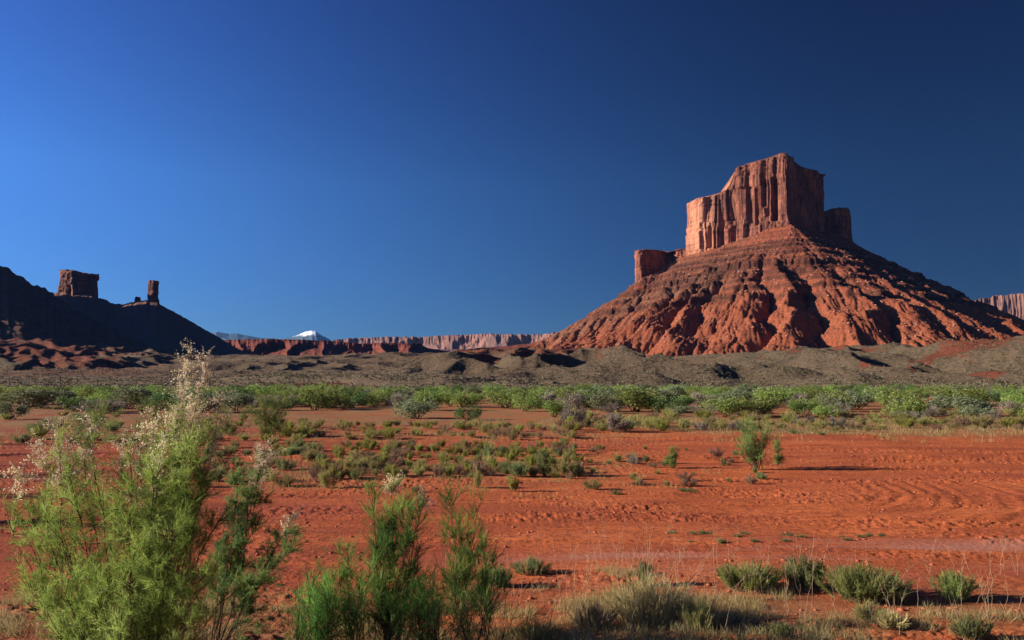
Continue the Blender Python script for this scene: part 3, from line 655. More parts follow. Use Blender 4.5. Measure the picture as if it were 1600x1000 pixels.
# ------------------------------------------------------------------ boulders strewn over slopes (one countless mass)
rs = np.random.RandomState(5)
ICO = np.array([[0, 0, 1], [.89, 0, .45], [.28, .85, .45], [-.72, .53, .45], [-.72, -.53, .45], [.28, -.85, .45], [.72, .53, -.45], [-.28, .85, -.45], [-.89, 0, -.45], [-.28, -.85, -.45], [.72, -.53, -.45], [0, 0, -1]])
ICF = np.array([[0,1,2],[0,2,3],[0,3,4],[0,4,5],[0,5,1],[1,6,2],[2,7,3],[3,8,4],[4,9,5],[5,10,1],[6,7,2],[7,8,3],[8,9,4],[9,10,5],[10,6,1],[11,7,6],[11,8,7],[11,9,8],[11,10,9],[11,6,10]])
def rocks(name, P, S, mat, kind='stuff'):
    n = len(P)
    V = ICO[None] * (1 + rs.uniform(-0.3, 0.3, (n, 12, 1))) * S[:, None, None] * np.array([1.15, 1, 0.75])
    V = V + P[:, None]
    Fc = ICF[None] + 12 * np.arange(n)[:, None, None]
    return tag(mesh(name, V.reshape(-1, 3), Fc.reshape(-1, 3), mat, smooth=False), kind=kind)
k = 9000
xi = rs.randint(0, len(tx), k * 3); yi = rs.randint(0, (ty < 1400).sum(), k * 3)
P = np.stack([tx[xi], ty[yi], tz[yi, xi]], -1)
keep = (P[:, 2] > 40) & (fbm(P[:, 0] / 40, P[:, 1] / 40, 2, 77) > -0.05); P = P[keep][:k]
o = rocks('boulders', P, 0.45 + 1.5 * rs.rand(len(P)) ** 4, MRK); o['label'] = 'tan boulders strewn over the talus of the big butte'; o['category'] = 'boulders'

# ------------------------------------------------------------------ plants
def strands(Bp, Dr, Ln, Wd, rng, bend=0.0):
    """thin two-segment blades as triangles; returns V, F, n faces per strand"""
    n = len(Bp)
    rv = rng.normal(size=(n, 3)); sd_ = np.cross(Dr, rv); sd_ /= np.linalg.norm(sd_, axis=1)[:, None] + 1e-9
    w2 = sd_ * (Wd[:, None] if np.ndim(Wd) else Wd)
    up = rng.normal(size=(n, 3)) * 0.25 + np.array([0, 0, -bend])
    mid = Bp + Dr * Ln[:, None] * 0.55; tip = Bp + Dr * Ln[:, None] + up * Ln[:, None] * 0.5
    V = np.stack([Bp - w2, Bp + w2, mid + w2 * 0.8, mid - w2 * 0.8, tip], 1)
    b = 5 * np.arange(n)[:, None]
    Fc = np.concatenate([b + np.array([[0, 1, 2]]), b + np.array([[0, 2, 3]]), b + np.array([[3, 2, 4]])], 1).reshape(-1, 3)
    return V.reshape(-1, 3), Fc, 3
def leaves(Pp, size, rng):
    n = len(Pp)
    a = rng.normal(size=(n, 3)); a /= np.linalg.norm(a, axis=1)[:, None]
    b = np.cross(a, rng.normal(size=(n, 3))); b /= np.linalg.norm(b, axis=1)[:, None]
    s = size * (0.6 + 0.8 * rng.rand(n))[:, None]
    V = np.stack([Pp - a * s, Pp + b * s * 0.5, Pp + a * s, Pp - b * s * 0.5], 1)
    return V.reshape(-1, 3), (4 * np.arange(n)[:, None] + np.arange(4)[None])
def tubes(lines, k=4):
    Vs, Fs, off = [], [], 0
    for pts, r0, r1 in lines:
        pts = np.asarray(pts, float); n = len(pts)
        t = np.gradient(pts, axis=0); t /= np.linalg.norm(t, axis=1)[:, None] + 1e-9
        a = np.cross(t, [0.3, 0.9, 0.1]); a /= np.linalg.norm(a, axis=1)[:, None] + 1e-9; b = np.cross(t, a)
        r = np.linspace(r0, r1, n)[:, None]
        ring = [pts + (a * math.cos(2 * math.pi * i / k) + b * math.sin(2 * math.pi * i / k)) * r for i in range(k)]
        Vs.append(np.stack(ring, 1).reshape(-1, 3)); Fs.append(gridf(n, k, True) + off); off += n * k
    return np.concatenate(Vs), np.concatenate(Fs)
def unit(v): return v / (np.linalg.norm(v, axis=-1, keepdims=True) + 1e-9)
def curve(a, b, rng, n=10, lean=0.35, wob=0.03):
    a = np.array(a, float); b = np.array(b, float); t = np.linspace(0, 1, n)[:, None]
    L = np.linalg.norm(b - a); out = (b - a) * np.array([1, 1, 0])
    m = a + (b - a) * 0.5 + out * -lean * 0.4 + np.array([0, 0, 1]) * lean * L * 0.10
    m = a * 0.5 + b * 0.5 + out * lean * 0.35 - np.array([0, 0, 1]) * 0.02 * L if rng.rand() < 0.5 else m
    c = a * (1 - t) ** 2 + 2 * m * t * (1 - t) + b * t ** 2
    w = np.cumsum(rng.normal(size=(n, 3)), 0) * wob * L / math.sqrt(n); w -= w[0] + (w[-1] - w[0]) * t
    return c + w
def sample(line, t):
    i = np.clip(t * (len(line) - 1), 0, len(line) - 1.001); k = i.astype(int); f = (i - k)[:, None]
    return line[k] * (1 - f) + line[k + 1] * f, unit(line[k + 1] - line[k])

G_TAM = m_leaf('tamarisk_foliage', [(0.15, 0.26, 0.05), (0.27, 0.43, 0.09), (0.42, 0.58, 0.17)], 0.5)
G_TAMD = m_leaf('tamarisk_foliage_dark', [(0.07, 0.13, 0.045), (0.13, 0.22, 0.065), (0.22, 0.32, 0.10)], 0.45)
G_SAP = m_leaf('sapling_foliage', [(0.055, 0.12, 0.03), (0.12, 0.235, 0.05), (0.25, 0.40, 0.09)], 0.5)
G_SEED = m_leaf('seed_plumes', [(0.42, 0.33, 0.20), (0.62, 0.51, 0.34), (0.76, 0.68, 0.50)], 0.4)
G_SHR = m_leaf('shrub_leaves', [(0.115, 0.165, 0.04), (0.20, 0.27, 0.065), (0.30, 0.37, 0.11)], 0.4)
G_OLV = m_leaf('olive_brush', [(0.16, 0.15, 0.05), (0.28, 0.26, 0.09), (0.42, 0.37, 0.15)], 0.4)
G_YEL = m_leaf('yellow_green_brush', [(0.14, 0.155, 0.03), (0.25, 0.26, 0.055), (0.38, 0.36, 0.10)], 0.45)
G_GRY = m_leaf('grey_brush', [(0.13, 0.11, 0.085), (0.23, 0.20, 0.15), (0.36, 0.31, 0.24)], 0.3)
G_BRN = m_leaf('brown_brush', [(0.14, 0.085, 0.055), (0.24, 0.15, 0.095), (0.36, 0.24, 0.15)], 0.3)
G_SAGE = m_leaf('grey_green_brush', [(0.10, 0.13, 0.05), (0.18, 0.225, 0.085), (0.29, 0.33, 0.14)], 0.5)
G_DRY = m_leaf('dry_grass_blades', [(0.20, 0.18, 0.06), (0.36, 0.29, 0.13), (0.54, 0.42, 0.24)], 0.4)

def tamarisk(name, base, stems, label, fol, seed, dens=1.0, br=12, tw=7, st=20, strand=(0.03, 0.07), width=0.0022, start=0.3, seeds=None, barkr=0.012, brl=0.30, up=0.8, group=None, twigs=0, spr=0.42):
    """stems: list of (base_xyz, tip_xyz[, weight])"""
    rng = np.random.RandomState(seed)
    root = empty(name, base); tag(root, label, 'shrub', group)
    lines, B, Dn, L, W = [], [], [], [], []
    b0 = np.array(base)
    SB, SD, SR = [], [], []
    for si, s in enumerate(stems):
        a, b = np.array(s[0], float) - b0, np.array(s[1], float) - b0; wgt = s[2] if len(s) > 2 else 1.0
        ln = curve(a, b, rng); Ls = np.linalg.norm(b - a)
        lines.append((ln, barkr * (0.6 + 0.5 * rng.rand()), 0.0018))
        nb = int(br * wgt * (0.7 + 0.3 * Ls))
        top_ = 0.97 - (s[3] * 0.5 if len(s) > 3 and s[3] else 0)
        tb = np.sort(start + (top_ - start) * rng.rand(nb)) if nb else np.zeros(0)
        Pb, Tb = sample(ln, tb)
        for p, t, tt in zip(Pb, Tb, tb):
            dr = unit(t * 0.7 + rng.normal(size=3) * 0.55 + np.array([0, 0, up * 0.5]))
            bl = brl * (1.15 - 0.7 * tt) * (0.6 + 0.8 * rng.rand())
            bln = curve(p, p + dr * bl, rng, 6, 0.3, 0.05); lines.append((bln, 0.0035, 0.001))
            # twigs with feathery strands
            tq = 0.15 + 0.85 * rng.rand(tw)
            Pq, Tq = sample(bln, tq)
            dq = unit(Tq * 0.8 + rng.normal(size=(tw, 3)) * 0.45 + np.array([0, 0, up * 0.35]))
            ql = (0.07 + 0.09 * rng.rand(tw)) * (brl / 0.30)
            ns = max(1, int(st * dens * (0.5 + rng.rand())))
            tt2 = rng.rand(tw, ns)
            bp = Pq[:, None] + dq[:, None] * (ql[:, None] * tt2)[..., None]
            dd_ = unit(dq[:, None] * 0.9 + rng.normal(size=(tw, ns, 3)) * spr)
            B.append(bp.reshape(-1, 3)); Dn.append(dd_.reshape(-1, 3))
        if len(s) > 3 and s[3]:
            t3 = 1 - s[3] * (0.75 if s[4] < 1.7 else 1) * rng.rand(max(26, int(20 * s[4])))
            p3, d3 = sample(ln, np.clip(t3, 0, 1)); SB.append(p3); SD.append(d3); SR.append(sample(ln, np.linspace(1 - s[3], 1, 9))[0])
    for _ in range(twigs):
        s = stems[rng.randint(len(stems))]; a = np.array(s[0], float) - b0
        a = a + rng.normal(size=3) * np.array([0.15, 0.1, 0]); q = a + np.array([rng.normal() * 0.35, rng.normal() * 0.25, 0.25 + 0.7 * rng.rand()])
        lines.append((curve(a, q, rng, 7, 0.4, 0.08), 0.003, 0.001))
    B = np.concatenate(B); Dn = np.concatenate(Dn); n = len(B)
    L = strand[0] + (strand[1] - strand[0]) * rng.rand(n)
    V, Fc, k = strands(B, Dn, L, width * (0.7 + 0.6 * rng.rand(n)), rng)
    cl = np.clip(0.5 + 0.9 * fbm(B[:, 0] * 3 + 7, B[:, 2] * 3, 2, seed) + rng.normal(size=n) * 0.2, 0, 1)
    mesh('foliage', V, Fc, fol, root, smooth=False, attrs={'tint': np.repeat(cl, k)})
    for p, d, rac in zip(SB, SD, SR):
        n0 = len(p)
        # sprays: short arching twiglets carrying pale seed tufts
        dr = unit(d * 0.5 + rng.normal(size=(n0, 3)) * 0.8); sl_ = 0.05 + 0.13 * rng.rand(n0)
        q = p[:, None] + dr[:, None] * (sl_[:, None] * rng.rand(n0, 26))[..., None] + rng.normal(size=(n0, 26, 3)) * 0.010
        q = q.reshape(-1, 3); V, Fq = leaves(q, 0.0078, rng)
        tv, tf = tubes([(rac, 0.003, 0.0012)] + [(np.stack([a, a + b * c]), 0.0011, 0.0006) for a, b, c in zip(p, dr, sl_)], 3)
        Fq = np.concatenate([Fq, tf + len(V)]); V = np.concatenate([V, tv])
        mesh('seed_plume', V, Fq, G_SEED, root, smooth=False, attrs={'tint': rng.rand(len(Fq))})
    tv, tf = tubes(lines, 4); mesh('stem', tv, tf, MBK, root)
    return root

def A(px, py, D): return tuple(at(px, py, D))
def Gp(px, D): x = wx(px, D); return (x, D, gz(x, D) - 0.02)
# the big tamarisk at left
rng = np.random.RandomState(77)
S = []
DS = 0.83
def stem(bx, bd, px, py, D, w=1.0, sd_=0, k=1.0):
    bd *= DS; D *= DS; S.append((Gp(bx, bd), A(px, py, D), w, sd_, k))
for a in [(245, 7.9, 318, 560, 7.7, 1.0, .28, 3.2), (250, 8.0, 296, 552, 7.9, .8, .28, 2.6), (240, 7.8, 285, 610, 7.5, 1.0, .22, 1.6), (255, 7.9, 345, 610, 7.7, .5, .30, 2.2),
          (215, 7.9, 145, 650, 7.6, .8, .20, 1.8), (200, 7.8, 85, 655, 7.5, .7, .22, 2.2), (190, 7.8, 60, 690, 7.8, .7, .15, 1.2), (210, 8.0, 190, 690, 7.9, .9, .15, 1.4),
          (225, 7.9, 225, 665, 7.6, 1.0, .25, 2.3), (235, 7.8, 262, 650, 7.3, 1.1, .25, 2.4), (236, 7.9, 240, 640, 7.7, .8, .2, 1.6), (245, 7.9, 300, 620, 7.7, .8, .25, 1.8), (230, 7.7, 205, 720, 7.2, 1.1), (245, 7.7, 250, 720, 7.0, 1.2), (240, 7.9, 300, 700, 7.3, 1.2),
          (250, 7.9, 330, 690, 7.7, 1.0), (220, 7.9, 160, 760, 7.2, 1.0), (205, 7.8, 110, 745, 7.4, 1.1), (195, 7.9, 60, 760, 7.6, .9), (190, 7.8, 35, 820, 7.6, .9), (200, 7.7, 90, 830, 7.2, .8),
          (245, 7.7, 270, 780, 6.9, 1.1), (250, 7.8, 320, 770, 7.2, 1.1), (255, 8.0, 350, 800, 7.7, .7), (225, 7.6, 200, 810, 6.9, 1.0), (235, 7.8, 285, 740, 7.2, 1.1), (230, 8.1, 240, 690, 8.2, 1.0),
          (240, 8.0, 310, 640, 7.9, .9, .1, .8), (180, 7.8, 30, 900, 7.3, .5), (215, 8, 130, 700, 7.9, .9, .15, 1), (180, 7.8, 8, 780, 7.9, .4), (185, 7.8, 22, 870, 7.5, .6), (190, 7.7, 40, 940, 7.3, .6), (205, 7.7, 95, 915, 7.1, .7), (215, 7.6, 150, 890, 6.9, .8), (240, 7.6, 250, 880, 6.9, .8), (255, 7.7, 315, 900, 7.0, .8), (262, 7.8, 352, 930, 7.2, .7), (225, 7.6, 190, 960, 6.9, .7), (250, 7.6, 290, 975, 6.9, .7), (200, 7.9, 105, 690, 7.8, .6, .2, 1.5), (170, 7.9, 25, 730, 7.9, .5, .15, 1)]: stem(*a)
tamarisk('tamarisk_bush', Gp(235, 6.6), S, 'big feathery tamarisk bush with pale seed plumes filling the lower left', G_TAM, 601, 1.1, 19, 7, 16, start=0.24, width=0.00135, strand=(0.035, 0.085), barkr=0.0095, twigs=420)
S = []; DS = 1.02
for a in [(345, 7.7, 408, 700, 7.4, .9, .18, 2.4), (350, 7.7, 425, 705, 7.5, .6, .2, 2.0), (345, 7.7, 372, 745, 7.3, .5), (350, 7.7, 455, 860, 7.2, .6), (345, 7.6, 365, 800, 7.4, .5), (355, 7.7, 440, 830, 7.4, .7),
          (360, 7.8, 462, 800, 7.6, .5, .2, 1.2), (350, 7.7, 395, 760, 7.5, .6), (350, 7.7, 405, 880, 7.3, .7), (340, 7.8, 350, 850, 7.5, .5)]: stem(*a)
tamarisk('tamarisk_bush', Gp(350, 7.7), S, 'dark leggy tamarisk stem with a fluffy pale top right of the big bush', G_TAMD, 611, 1.2, 17, 9, 22, start=0.30, width=0.0017, barkr=0.010, brl=0.26, twigs=40)
DS = 1.0
def sapling(px, D, tips, label, seed, dens=1.0, **k):
    S.clear(); D -= 0.5
    for t in tips: stem(px + t[4] if len(t) > 4 else px, D, t[0], t[1], t[2] - 0.5, t[3] if len(t) > 3 else 1.0, t[5] if len(t) > 5 else 0, t[6] if len(t) > 6 else 1)
    kw = dict(br=20, tw=6, st=9, strand=(0.07, 0.15), width=0.0018, start=0.12, barkr=0.006, brl=0.26, up=1.3, twigs=30, spr=0.22); kw.update(k)
    return tamarisk('tamarisk_sapling', Gp(px, D), list(S), label, G_SAP, seed, dens, **kw)
sapling(606, 7.9, [(580, 768, 7.7), (614, 748, 7.8, 1.2, 4, .1, .5), (634, 792, 7.7), (662, 775, 7.9, .9, 6, .08, .4), (600, 845, 7.4, .9), (645, 820, 7.6, 1), (590, 830, 7.8, .8), (655, 880, 7.8, .6, 12), (615, 800, 7.9, 1)],
        'bright green tamarisk sapling, tallest in the bottom centre', 621)
sapling(718, 8.9, [(704, 775, 8.8), (750, 785, 8.8), (722, 800, 8.7, .8), (695, 850, 8.7, .6), (740, 850, 8.8, .8), (710, 900, 8.6, .7)],
        'slender forked tamarisk sapling right of the tallest green one', 631)
sapling(556, 7.9, [(545, 868, 7.7), (530, 905, 7.8, .8), (560, 930, 7.6, .8)], 'short thin tamarisk sapling left of the tallest green one', 641, .8)
sapling(505, 7.9, [(485, 925, 7.7), (510, 910, 7.8), (520, 950, 7.6), (495, 960, 7.5)], 'low dark tamarisk sapling at the bottom, left of the short thin one', 651, .8)
sapling(762, 8.6, [(755, 862, 8.4), (775, 880, 8.5, .7), (748, 900, 8.4, .6)], 'little tamarisk sapling at the right of the forked one', 661, .8)
sapling(668, 7.8, [(660, 925, 7.6), (678, 915, 7.7), (650, 945, 7.5)], 'knee-high green sprout between the two tall saplings', 671, .8)

rq = np.random.RandomState(12)
for i, px in enumerate((474, 522, 572, 632, 684, 742)):
    sapling(px, 7.5 + rq.rand() * .5, [(px + rq.normal() * 14, rq.uniform(885, 945), 7.5), (px + rq.normal() * 20, rq.uniform(905, 960), 7.4), (px + rq.normal() * 22, rq.uniform(925, 970), 7.3)],
            'low tamarisk sprout in the thicket along the bottom edge between the taller saplings', 680 + i, .6, br=9, st=7, twigs=16)
for o in bpy.data.objects:
    if o.get('label', '').startswith('low tamarisk sprout in'): o['group'] = 'tamarisk sprouts at the bottom edge'
# tamarisks in the middle distance
G_MID = m_leaf('open_tamarisk_foliage', [(0.10, 0.145, 0.04), (0.19, 0.25, 0.07), (0.30, 0.35, 0.12)], 0.45)
def midtam(px, D, h, wd, label, seed, fol=G_MID, n=10, name='tamarisk_bush', dens=1.0, group=None, lean=0):
    rr = np.random.RandomState(seed); x = wx(px, D); g0 = gz(x, D)
    st = []
    for i in range(n):
        t = rr.uniform(-1, 1); hh = h * (1 - 0.35 * t * t) * (rr.uniform(0.8, 1) if i % 2 else rr.uniform(0.35, 0.8))
        st.append(((x + rr.normal() * 0.06 * wd, D + rr.normal() * 0.06 * wd, g0 - 0.02), (x + lean * h + t * wd / 2, D + rr.uniform(-1, 1) * wd / 2.4, g0 + hh), 1))
    return tamarisk(name, (x, D, g0 - 0.02), st, label, fol, seed, 1, br=12, tw=5, st=int(6 * dens), strand=(0.06, 0.14), width=0.0042, start=0.08, barkr=0.012, brl=0.30 * h / 1.5, up=1.0, group=group, spr=0.5)
midtam(1178, 23.5, 1.65, 0.95, 'tall wispy tamarisk standing alone on the red flat right of centre', 701, n=18)
midtam(1211, 24.0, 1.05, 0.28, 'thin small tamarisk close beside the tall lone one', 703, n=4)
midtam(428, 37.5, 2.1, 3.0, 'wide dark-green tamarisk at the left edge of the open red ground', 705, n=22, dens=1.5)
midtam(365, 36.0, 1.5, 1.9, 'smaller loose tamarisk left of the wide dark-green one', 707, n=12)
midtam(1048, 24.0, 0.65, 0.40, 'small bright-green feathery plant left of the lone tamarisk', 709, n=8)
midtam(850, 22.0, 0.80, 0.55, 'upright grey-green feathery plant amid the brush right of centre', 711, G_SAGE, n=9)
midtam(150, 40, 1.9, 2.6, 'blurry green tamarisk behind the big bush, at left', 713, n=16)
midtam(245, 44, 1.8, 2.4, 'green tamarisk behind the tall plume of the big bush', 715, n=14)

for q_, (px, D, h) in enumerate(((-70, 22, 2.2), (-160, 18, 2.4), (-110, 28, 2.3), (-240, 24, 2.6), (-60, 33, 2.0), (-130, 14.5, 1.9))): midtam(px, D, h, 2.4, 'unseen tamarisk added just beyond the left edge for its shade', 720 + q_, n=12, group='shade tamarisks added beyond the left edge')  # unseen bushes added left of the frame to shade the ground
# ---- prototypes
HID = []
def leafy(name, mat, seed, n=1500, lf=0.05, lobes=9):
    rr = np.random.RandomState(seed); root = empty(name)
    cs = np.stack([rr.uniform(-.55, .55, lobes), rr.uniform(-.5, .5, lobes), rr.uniform(.3, .72, lobes)], -1); rad = rr.uniform(.22, .38, lobes)
    which = rr.randint(0, lobes, n); d = unit(rr.normal(size=(n, 3)))
    P_ = cs[which] + d * (rad[which] * (0.55 + 0.5 * rr.rand(n)))[:, None]; P_[:, 2] = np.abs(P_[:, 2])
    V, Fc = leaves(P_, lf, rr)
    mesh('foliage', V, Fc, mat, root, smooth=False, attrs={'tint': np.clip(rr.rand(lobes)[which] * .6 + rr.rand(n) * .4, 0, 1)})
    ls = [(curve((rr.normal() * .05, rr.normal() * .05, -.05), c, rr, 5), .02, .006) for c in cs]
    tv, tf = tubes(ls, 3); mesh('stem', tv, tf, MBK, root)
    HID.append(root); return root
def brush(name, mat, seed, n=1700, w=0.0075, spread=0.6, ln=(0.35, 0.7), twig=MBK, nst=14):
    """fan of upright wands, unit height about 1, unit radius about 0.6"""
    rr = np.random.RandomState(seed); root = empty(name)
    ls, B, Dn = [], [], []
    for i in range(nst):
        a = rr.uniform(0, 2 * math.pi); r = rr.rand() ** .6 * spread; hh = rr.uniform(.55, 1) * (1 - .3 * r / spread)
        q = np.array([r * math.cos(a), r * math.sin(a), hh]); b = np.array([q[0] * .25, q[1] * .25, -.03])
        ln_ = curve(b, q, rr, 6, .2, .04); ls.append((ln_, .012, .004))
        p, t = sample(ln_, .25 + .75 * rr.rand(n // nst)); B.append(p + rr.normal(size=p.shape) * .05); Dn.append(unit(t + rr.normal(size=p.shape) * .38))
    B = np.concatenate(B); Dn = np.concatenate(Dn); B[:, 2] = np.maximum(B[:, 2], 0)
    V, Fc, k_ = strands(B, Dn, .10 + .16 * rr.rand(len(B)), w * (.6 + .8 * rr.rand(len(B))), rr)
    mesh('foliage', V, Fc, mat, root, smooth=False, attrs={'tint': np.repeat(rr.rand(len(B)), k_)})
    tv, tf = tubes(ls, 3); mesh('stem', tv, tf, twig, root)
    HID.append(root); return root
G_SHD = m_leaf('dark_shrub_leaves', [(0.05, 0.085, 0.028), (0.095, 0.15, 0.045), (0.16, 0.22, 0.07)], 0.35)
G_SHS = m_leaf('dusty_shrub_leaves', [(0.12, 0.14, 0.07), (0.20, 0.23, 0.12), (0.29, 0.32, 0.18)], 0.35)
LF = [leafy('shrub', m_, 800 + i, 2300, .036 + .004 * (i % 3), 7 + i) for i, m_ in enumerate((G_SHR, G_SHR, G_SHD, G_SHR, G_SHS, G_SHR, G_SHD, G_SHS))]
GY = [brush('twiggy_shrub', G_GRY, 820 + i, 1700, .008, .75) for i in range(2)]
OL = [brush('saltbush', G_OLV, 830 + i, 1700, .0075) for i in range(3)]
YL = [brush('rabbitbrush', G_YEL, 840 + i, 1800, .0075) for i in range(3)]
BR = [brush('dead_brush', G_BRN, 850 + i, 1600, .007, .7) for i in range(2)]
SG = [brush('sagebrush', G_SAGE, 860 + i, 2000, .0065, .65, nst=22) for i in range(3)]
rr = np.random.RandomState(31)
def put(protos, px, py, h, wr, label, cat, group=None, D=None):
    """plant whose foot is at pixel px,py; h metres tall, wr = width / height"""
    g0 = gd(px, py) if D is None else Vector((wx(px, D), D, 0)); z = gz(g0.x, g0.y)
    s = h / 0.95; ww = h * wr / 1.2
    pr = protos[rr.randint(len(protos))]
    return dup(pr, (g0.x, g0.y, z - 0.02), rr.uniform(0, 6.28), (ww, ww * rr.uniform(.85, 1.15), s), label, cat, group)
# ---- the green band across the valley
gb = 'leafy shrubs of the green band'
cnt = 0
L_ = [(40, 'leafy green shrub in the crowded band crossing the valley floor')]
cand = []
for i in range(4000):
    D = 50 + 150 * rr.rand() ** 1.25; px = rr.uniform(-30, 1630)
    edge = np.interp(px, [0, 260, 480, 620, 780, 900, 1100, 1600], [66, 62, 70, 72, 74, 66, 54, 50])
    if D < edge: continue
    x = wx(px, D)
    cand.append((D, px, x))
cand.sort(key=lambda c: rr.rand())
acc = []
for D, px, x in cand:
    sp_ = 2.1 if D < 110 else 3.2
    if all((x - a[2]) ** 2 + (D - a[0]) ** 2 * 0.35 > sp_ ** 2 for a in acc): acc.append((D, px, x))
    if len(acc) >= 430: break
acc.sort()
nleaf = ngr = 0
rest = []
for D, px, x in acc:
    gr = rr.rand() < (0.38 if px > 900 and D < 80 else 0.14)
    h = rr.uniform(.8, 2.1) if D > 65 else rr.uniform(.7, 1.6)
    if not gr and nleaf < 290:
        put(LF, px, 0, h, rr.uniform(1.5, 2.3), 'leafy green shrub crowded in the long green band below the hills', 'shrub', 'leafy shrubs crowded in the green band', D); nleaf += 1
    elif gr:
        put(GY, px, 0, h * .75, rr.uniform(1.8, 2.6), 'grey twiggy shrub tucked among the green shrubs of the valley band', 'shrub', 'grey twiggy shrubs within the green band', D); ngr += 1
    else: rest.append((x, D, h))
if rest or True:
    for i in range(160):
        D = rr.uniform(150, 230); rest.append((wx(rr.uniform(-40, 1640), D), D, rr.uniform(1.0, 2.0)))
    Ps = []
    for x, D, h in rest:
        d = unit(rr.normal(size=(220, 3))) * (rr.rand(220, 1) ** .3) * np.array([h, h * .9, h * .5]); d[:, 2] = np.abs(d[:, 2]) * 1.7
        Ps.append(d + np.array([x, D, 0]))
    Ps = np.concatenate(Ps); V, Fc = leaves(Ps, .13, rr)
    tag(mesh('distant_scrub', V, Fc, G_SHR, smooth=False, attrs={'tint': rr.rand(len(Fc))}), 'mass of small green scrub at the far side of the valley band', 'scrub', kind='stuff')
# singled-out shrubs in front of the band
for px, py, h, wr, pr, lab in [
    (731, 656, 1.05, 1.5, LF, 'round bright green shrub alone on red ground, centre'),
    (650, 653, 1.45, 1.5, LF, 'tall dark green shrub just left of the round central one'),
    (662, 641, 1.7, 1.6, LF, 'dark bushy shrub rising behind the tall dark green one at centre'),
    (822, 643, 1.6, 1.4, LF, 'big yellow-green shrub on the front edge of the band'),
    (865, 652, 1.2, 1.5, LF, 'dark green shrub right of the big yellow-green one'),
    (500, 638, 2.3, 2.0, LF, 'large dark green shrub right of the wide tamarisk'),
    (895, 667, 1.35, .9, GY, 'pale grey-white bare shrub at the front of the band'),
    (956, 675, .95, 1.7, GY, 'low silvery brush mound right of the pale bare shrub'),
    (1302, 648, 1.6, 1.3, LF, 'dark green upright shrub in front of the band, right'),
    (1420, 650, 1.3, 1.9, GY, 'wide silver-grey shrub near the right side'),
    (1245, 640, 1.5, 2.0, GY, 'dusky grey shrub between green ones right of the lone tamarisk'),
    (1243, 679, .28, 2.6, SG, 'flat bright green tuft at the far edge of the red flat'),
    (1284, 685, .2, 2.0, SG, 'tiny green sprig alone on the bare red flat, right'),
    (20, 655, 1.2, 1.5, LF, 'dark round shrub at the left edge beside red ground'),
    (35, 638, 1.8, 3.2, LF, 'long low dark shrub at the far left edge')]:
    put(pr, px, py, h, wr, lab, 'shrub')
# ---- brush in front of the band, right half
def scatter(n, x0, x1, y0, y1, hs, ws, prs, lab, cat, group, seed, gap=0.4, msk=None):
    r2 = np.random.RandomState(seed); a_ = []; k_ = 0
    while len(a_) < n and k_ < 6000:
        k_ += 1; px = r2.uniform(x0, x1); py = r2.uniform(y0, y1)
        if msk and not msk(px, py, r2): continue
        g0 = gd(px, py)
        if any((g0.x - b[0]) ** 2 + (g0.y - b[1]) ** 2 * .5 < gap ** 2 for b in a_): continue
        a_.append((g0.x, g0.y)); j = r2.randint(len(prs))
        put(prs[j][0], px, py, r2.uniform(*hs), r2.uniform(*ws), lab.replace('KIND', prs[j][1]), cat, group and group.replace('KIND', prs[j][1]))
KO = (OL, 'olive'); KY = (YL, 'yellow-green'); KB = (BR, 'brown'); KG = (GY, 'silver-grey'); KS = (SG, 'grey-green')
scatter(130, 880, 1620, 648, 674, (.35, .75), (1.1, 2.0), [KO, KO, KB, KY, KG], 'KIND brush in the rough strip fronting the right half of the green band', 'brush', 'KIND tufts along the right strip', 901, .8)
scatter(85, 470, 900, 664, 688, (.22, .55), (1.0, 1.8), [KY, KY, KO, KO, KB], 'KIND brush in the thin growth line crossing red ground at centre', 'brush', 'KIND tufts in the central line', 902, .5)
scatter(26, 300, 480, 655, 690, (.3, .6), (1.2, 2.0), [KY, KO], 'KIND brush tuft at the foot of the wide tamarisk on the left', 'brush', 'KIND tufts by the left tamarisk', 903, .6)
scatter(40, 0, 300, 640, 700, (.3, .6), (1.2, 2.2), [KY, KO, KS], 'KIND brush on red ground seen through the big left bush', 'brush', 'KIND tufts behind the big bush', 904, .7)
scatter(190, 420, 905, 698, 748, (.16, .46), (.9, 1.7), [KO, KY, KY, KS, KO, KB], 'KIND brush tuft in the scattered patch on the red flat left of centre', 'brush', 'KIND tufts of the central patch', 905, .28, lambda px, py, r: py < 722 or px > 500)
scatter(34, 900, 1180, 700, 765, (.10, .28), (.9, 1.8), [KO, KS, KB], 'KIND brush tuft dotted on the red flat left of the lone tamarisk', 'brush', 'KIND tufts left of the lone tamarisk', 906, .5)
scatter(16, 1040, 1400, 838, 850, (.04, .09), (1.5, 3), [KS], 'tiny KIND sprouts in the dark crusty track', 'sprout', 'sprouts in the crusty track', 907, .2)
scatter(40, 300, 470, 690, 760, (.2, .42), (1, 1.8), [KO, KS], 'KIND brush tuft between the two tall stems of the left tamarisks', 'brush', 'KIND tufts behind the leggy stem', 908, .5)
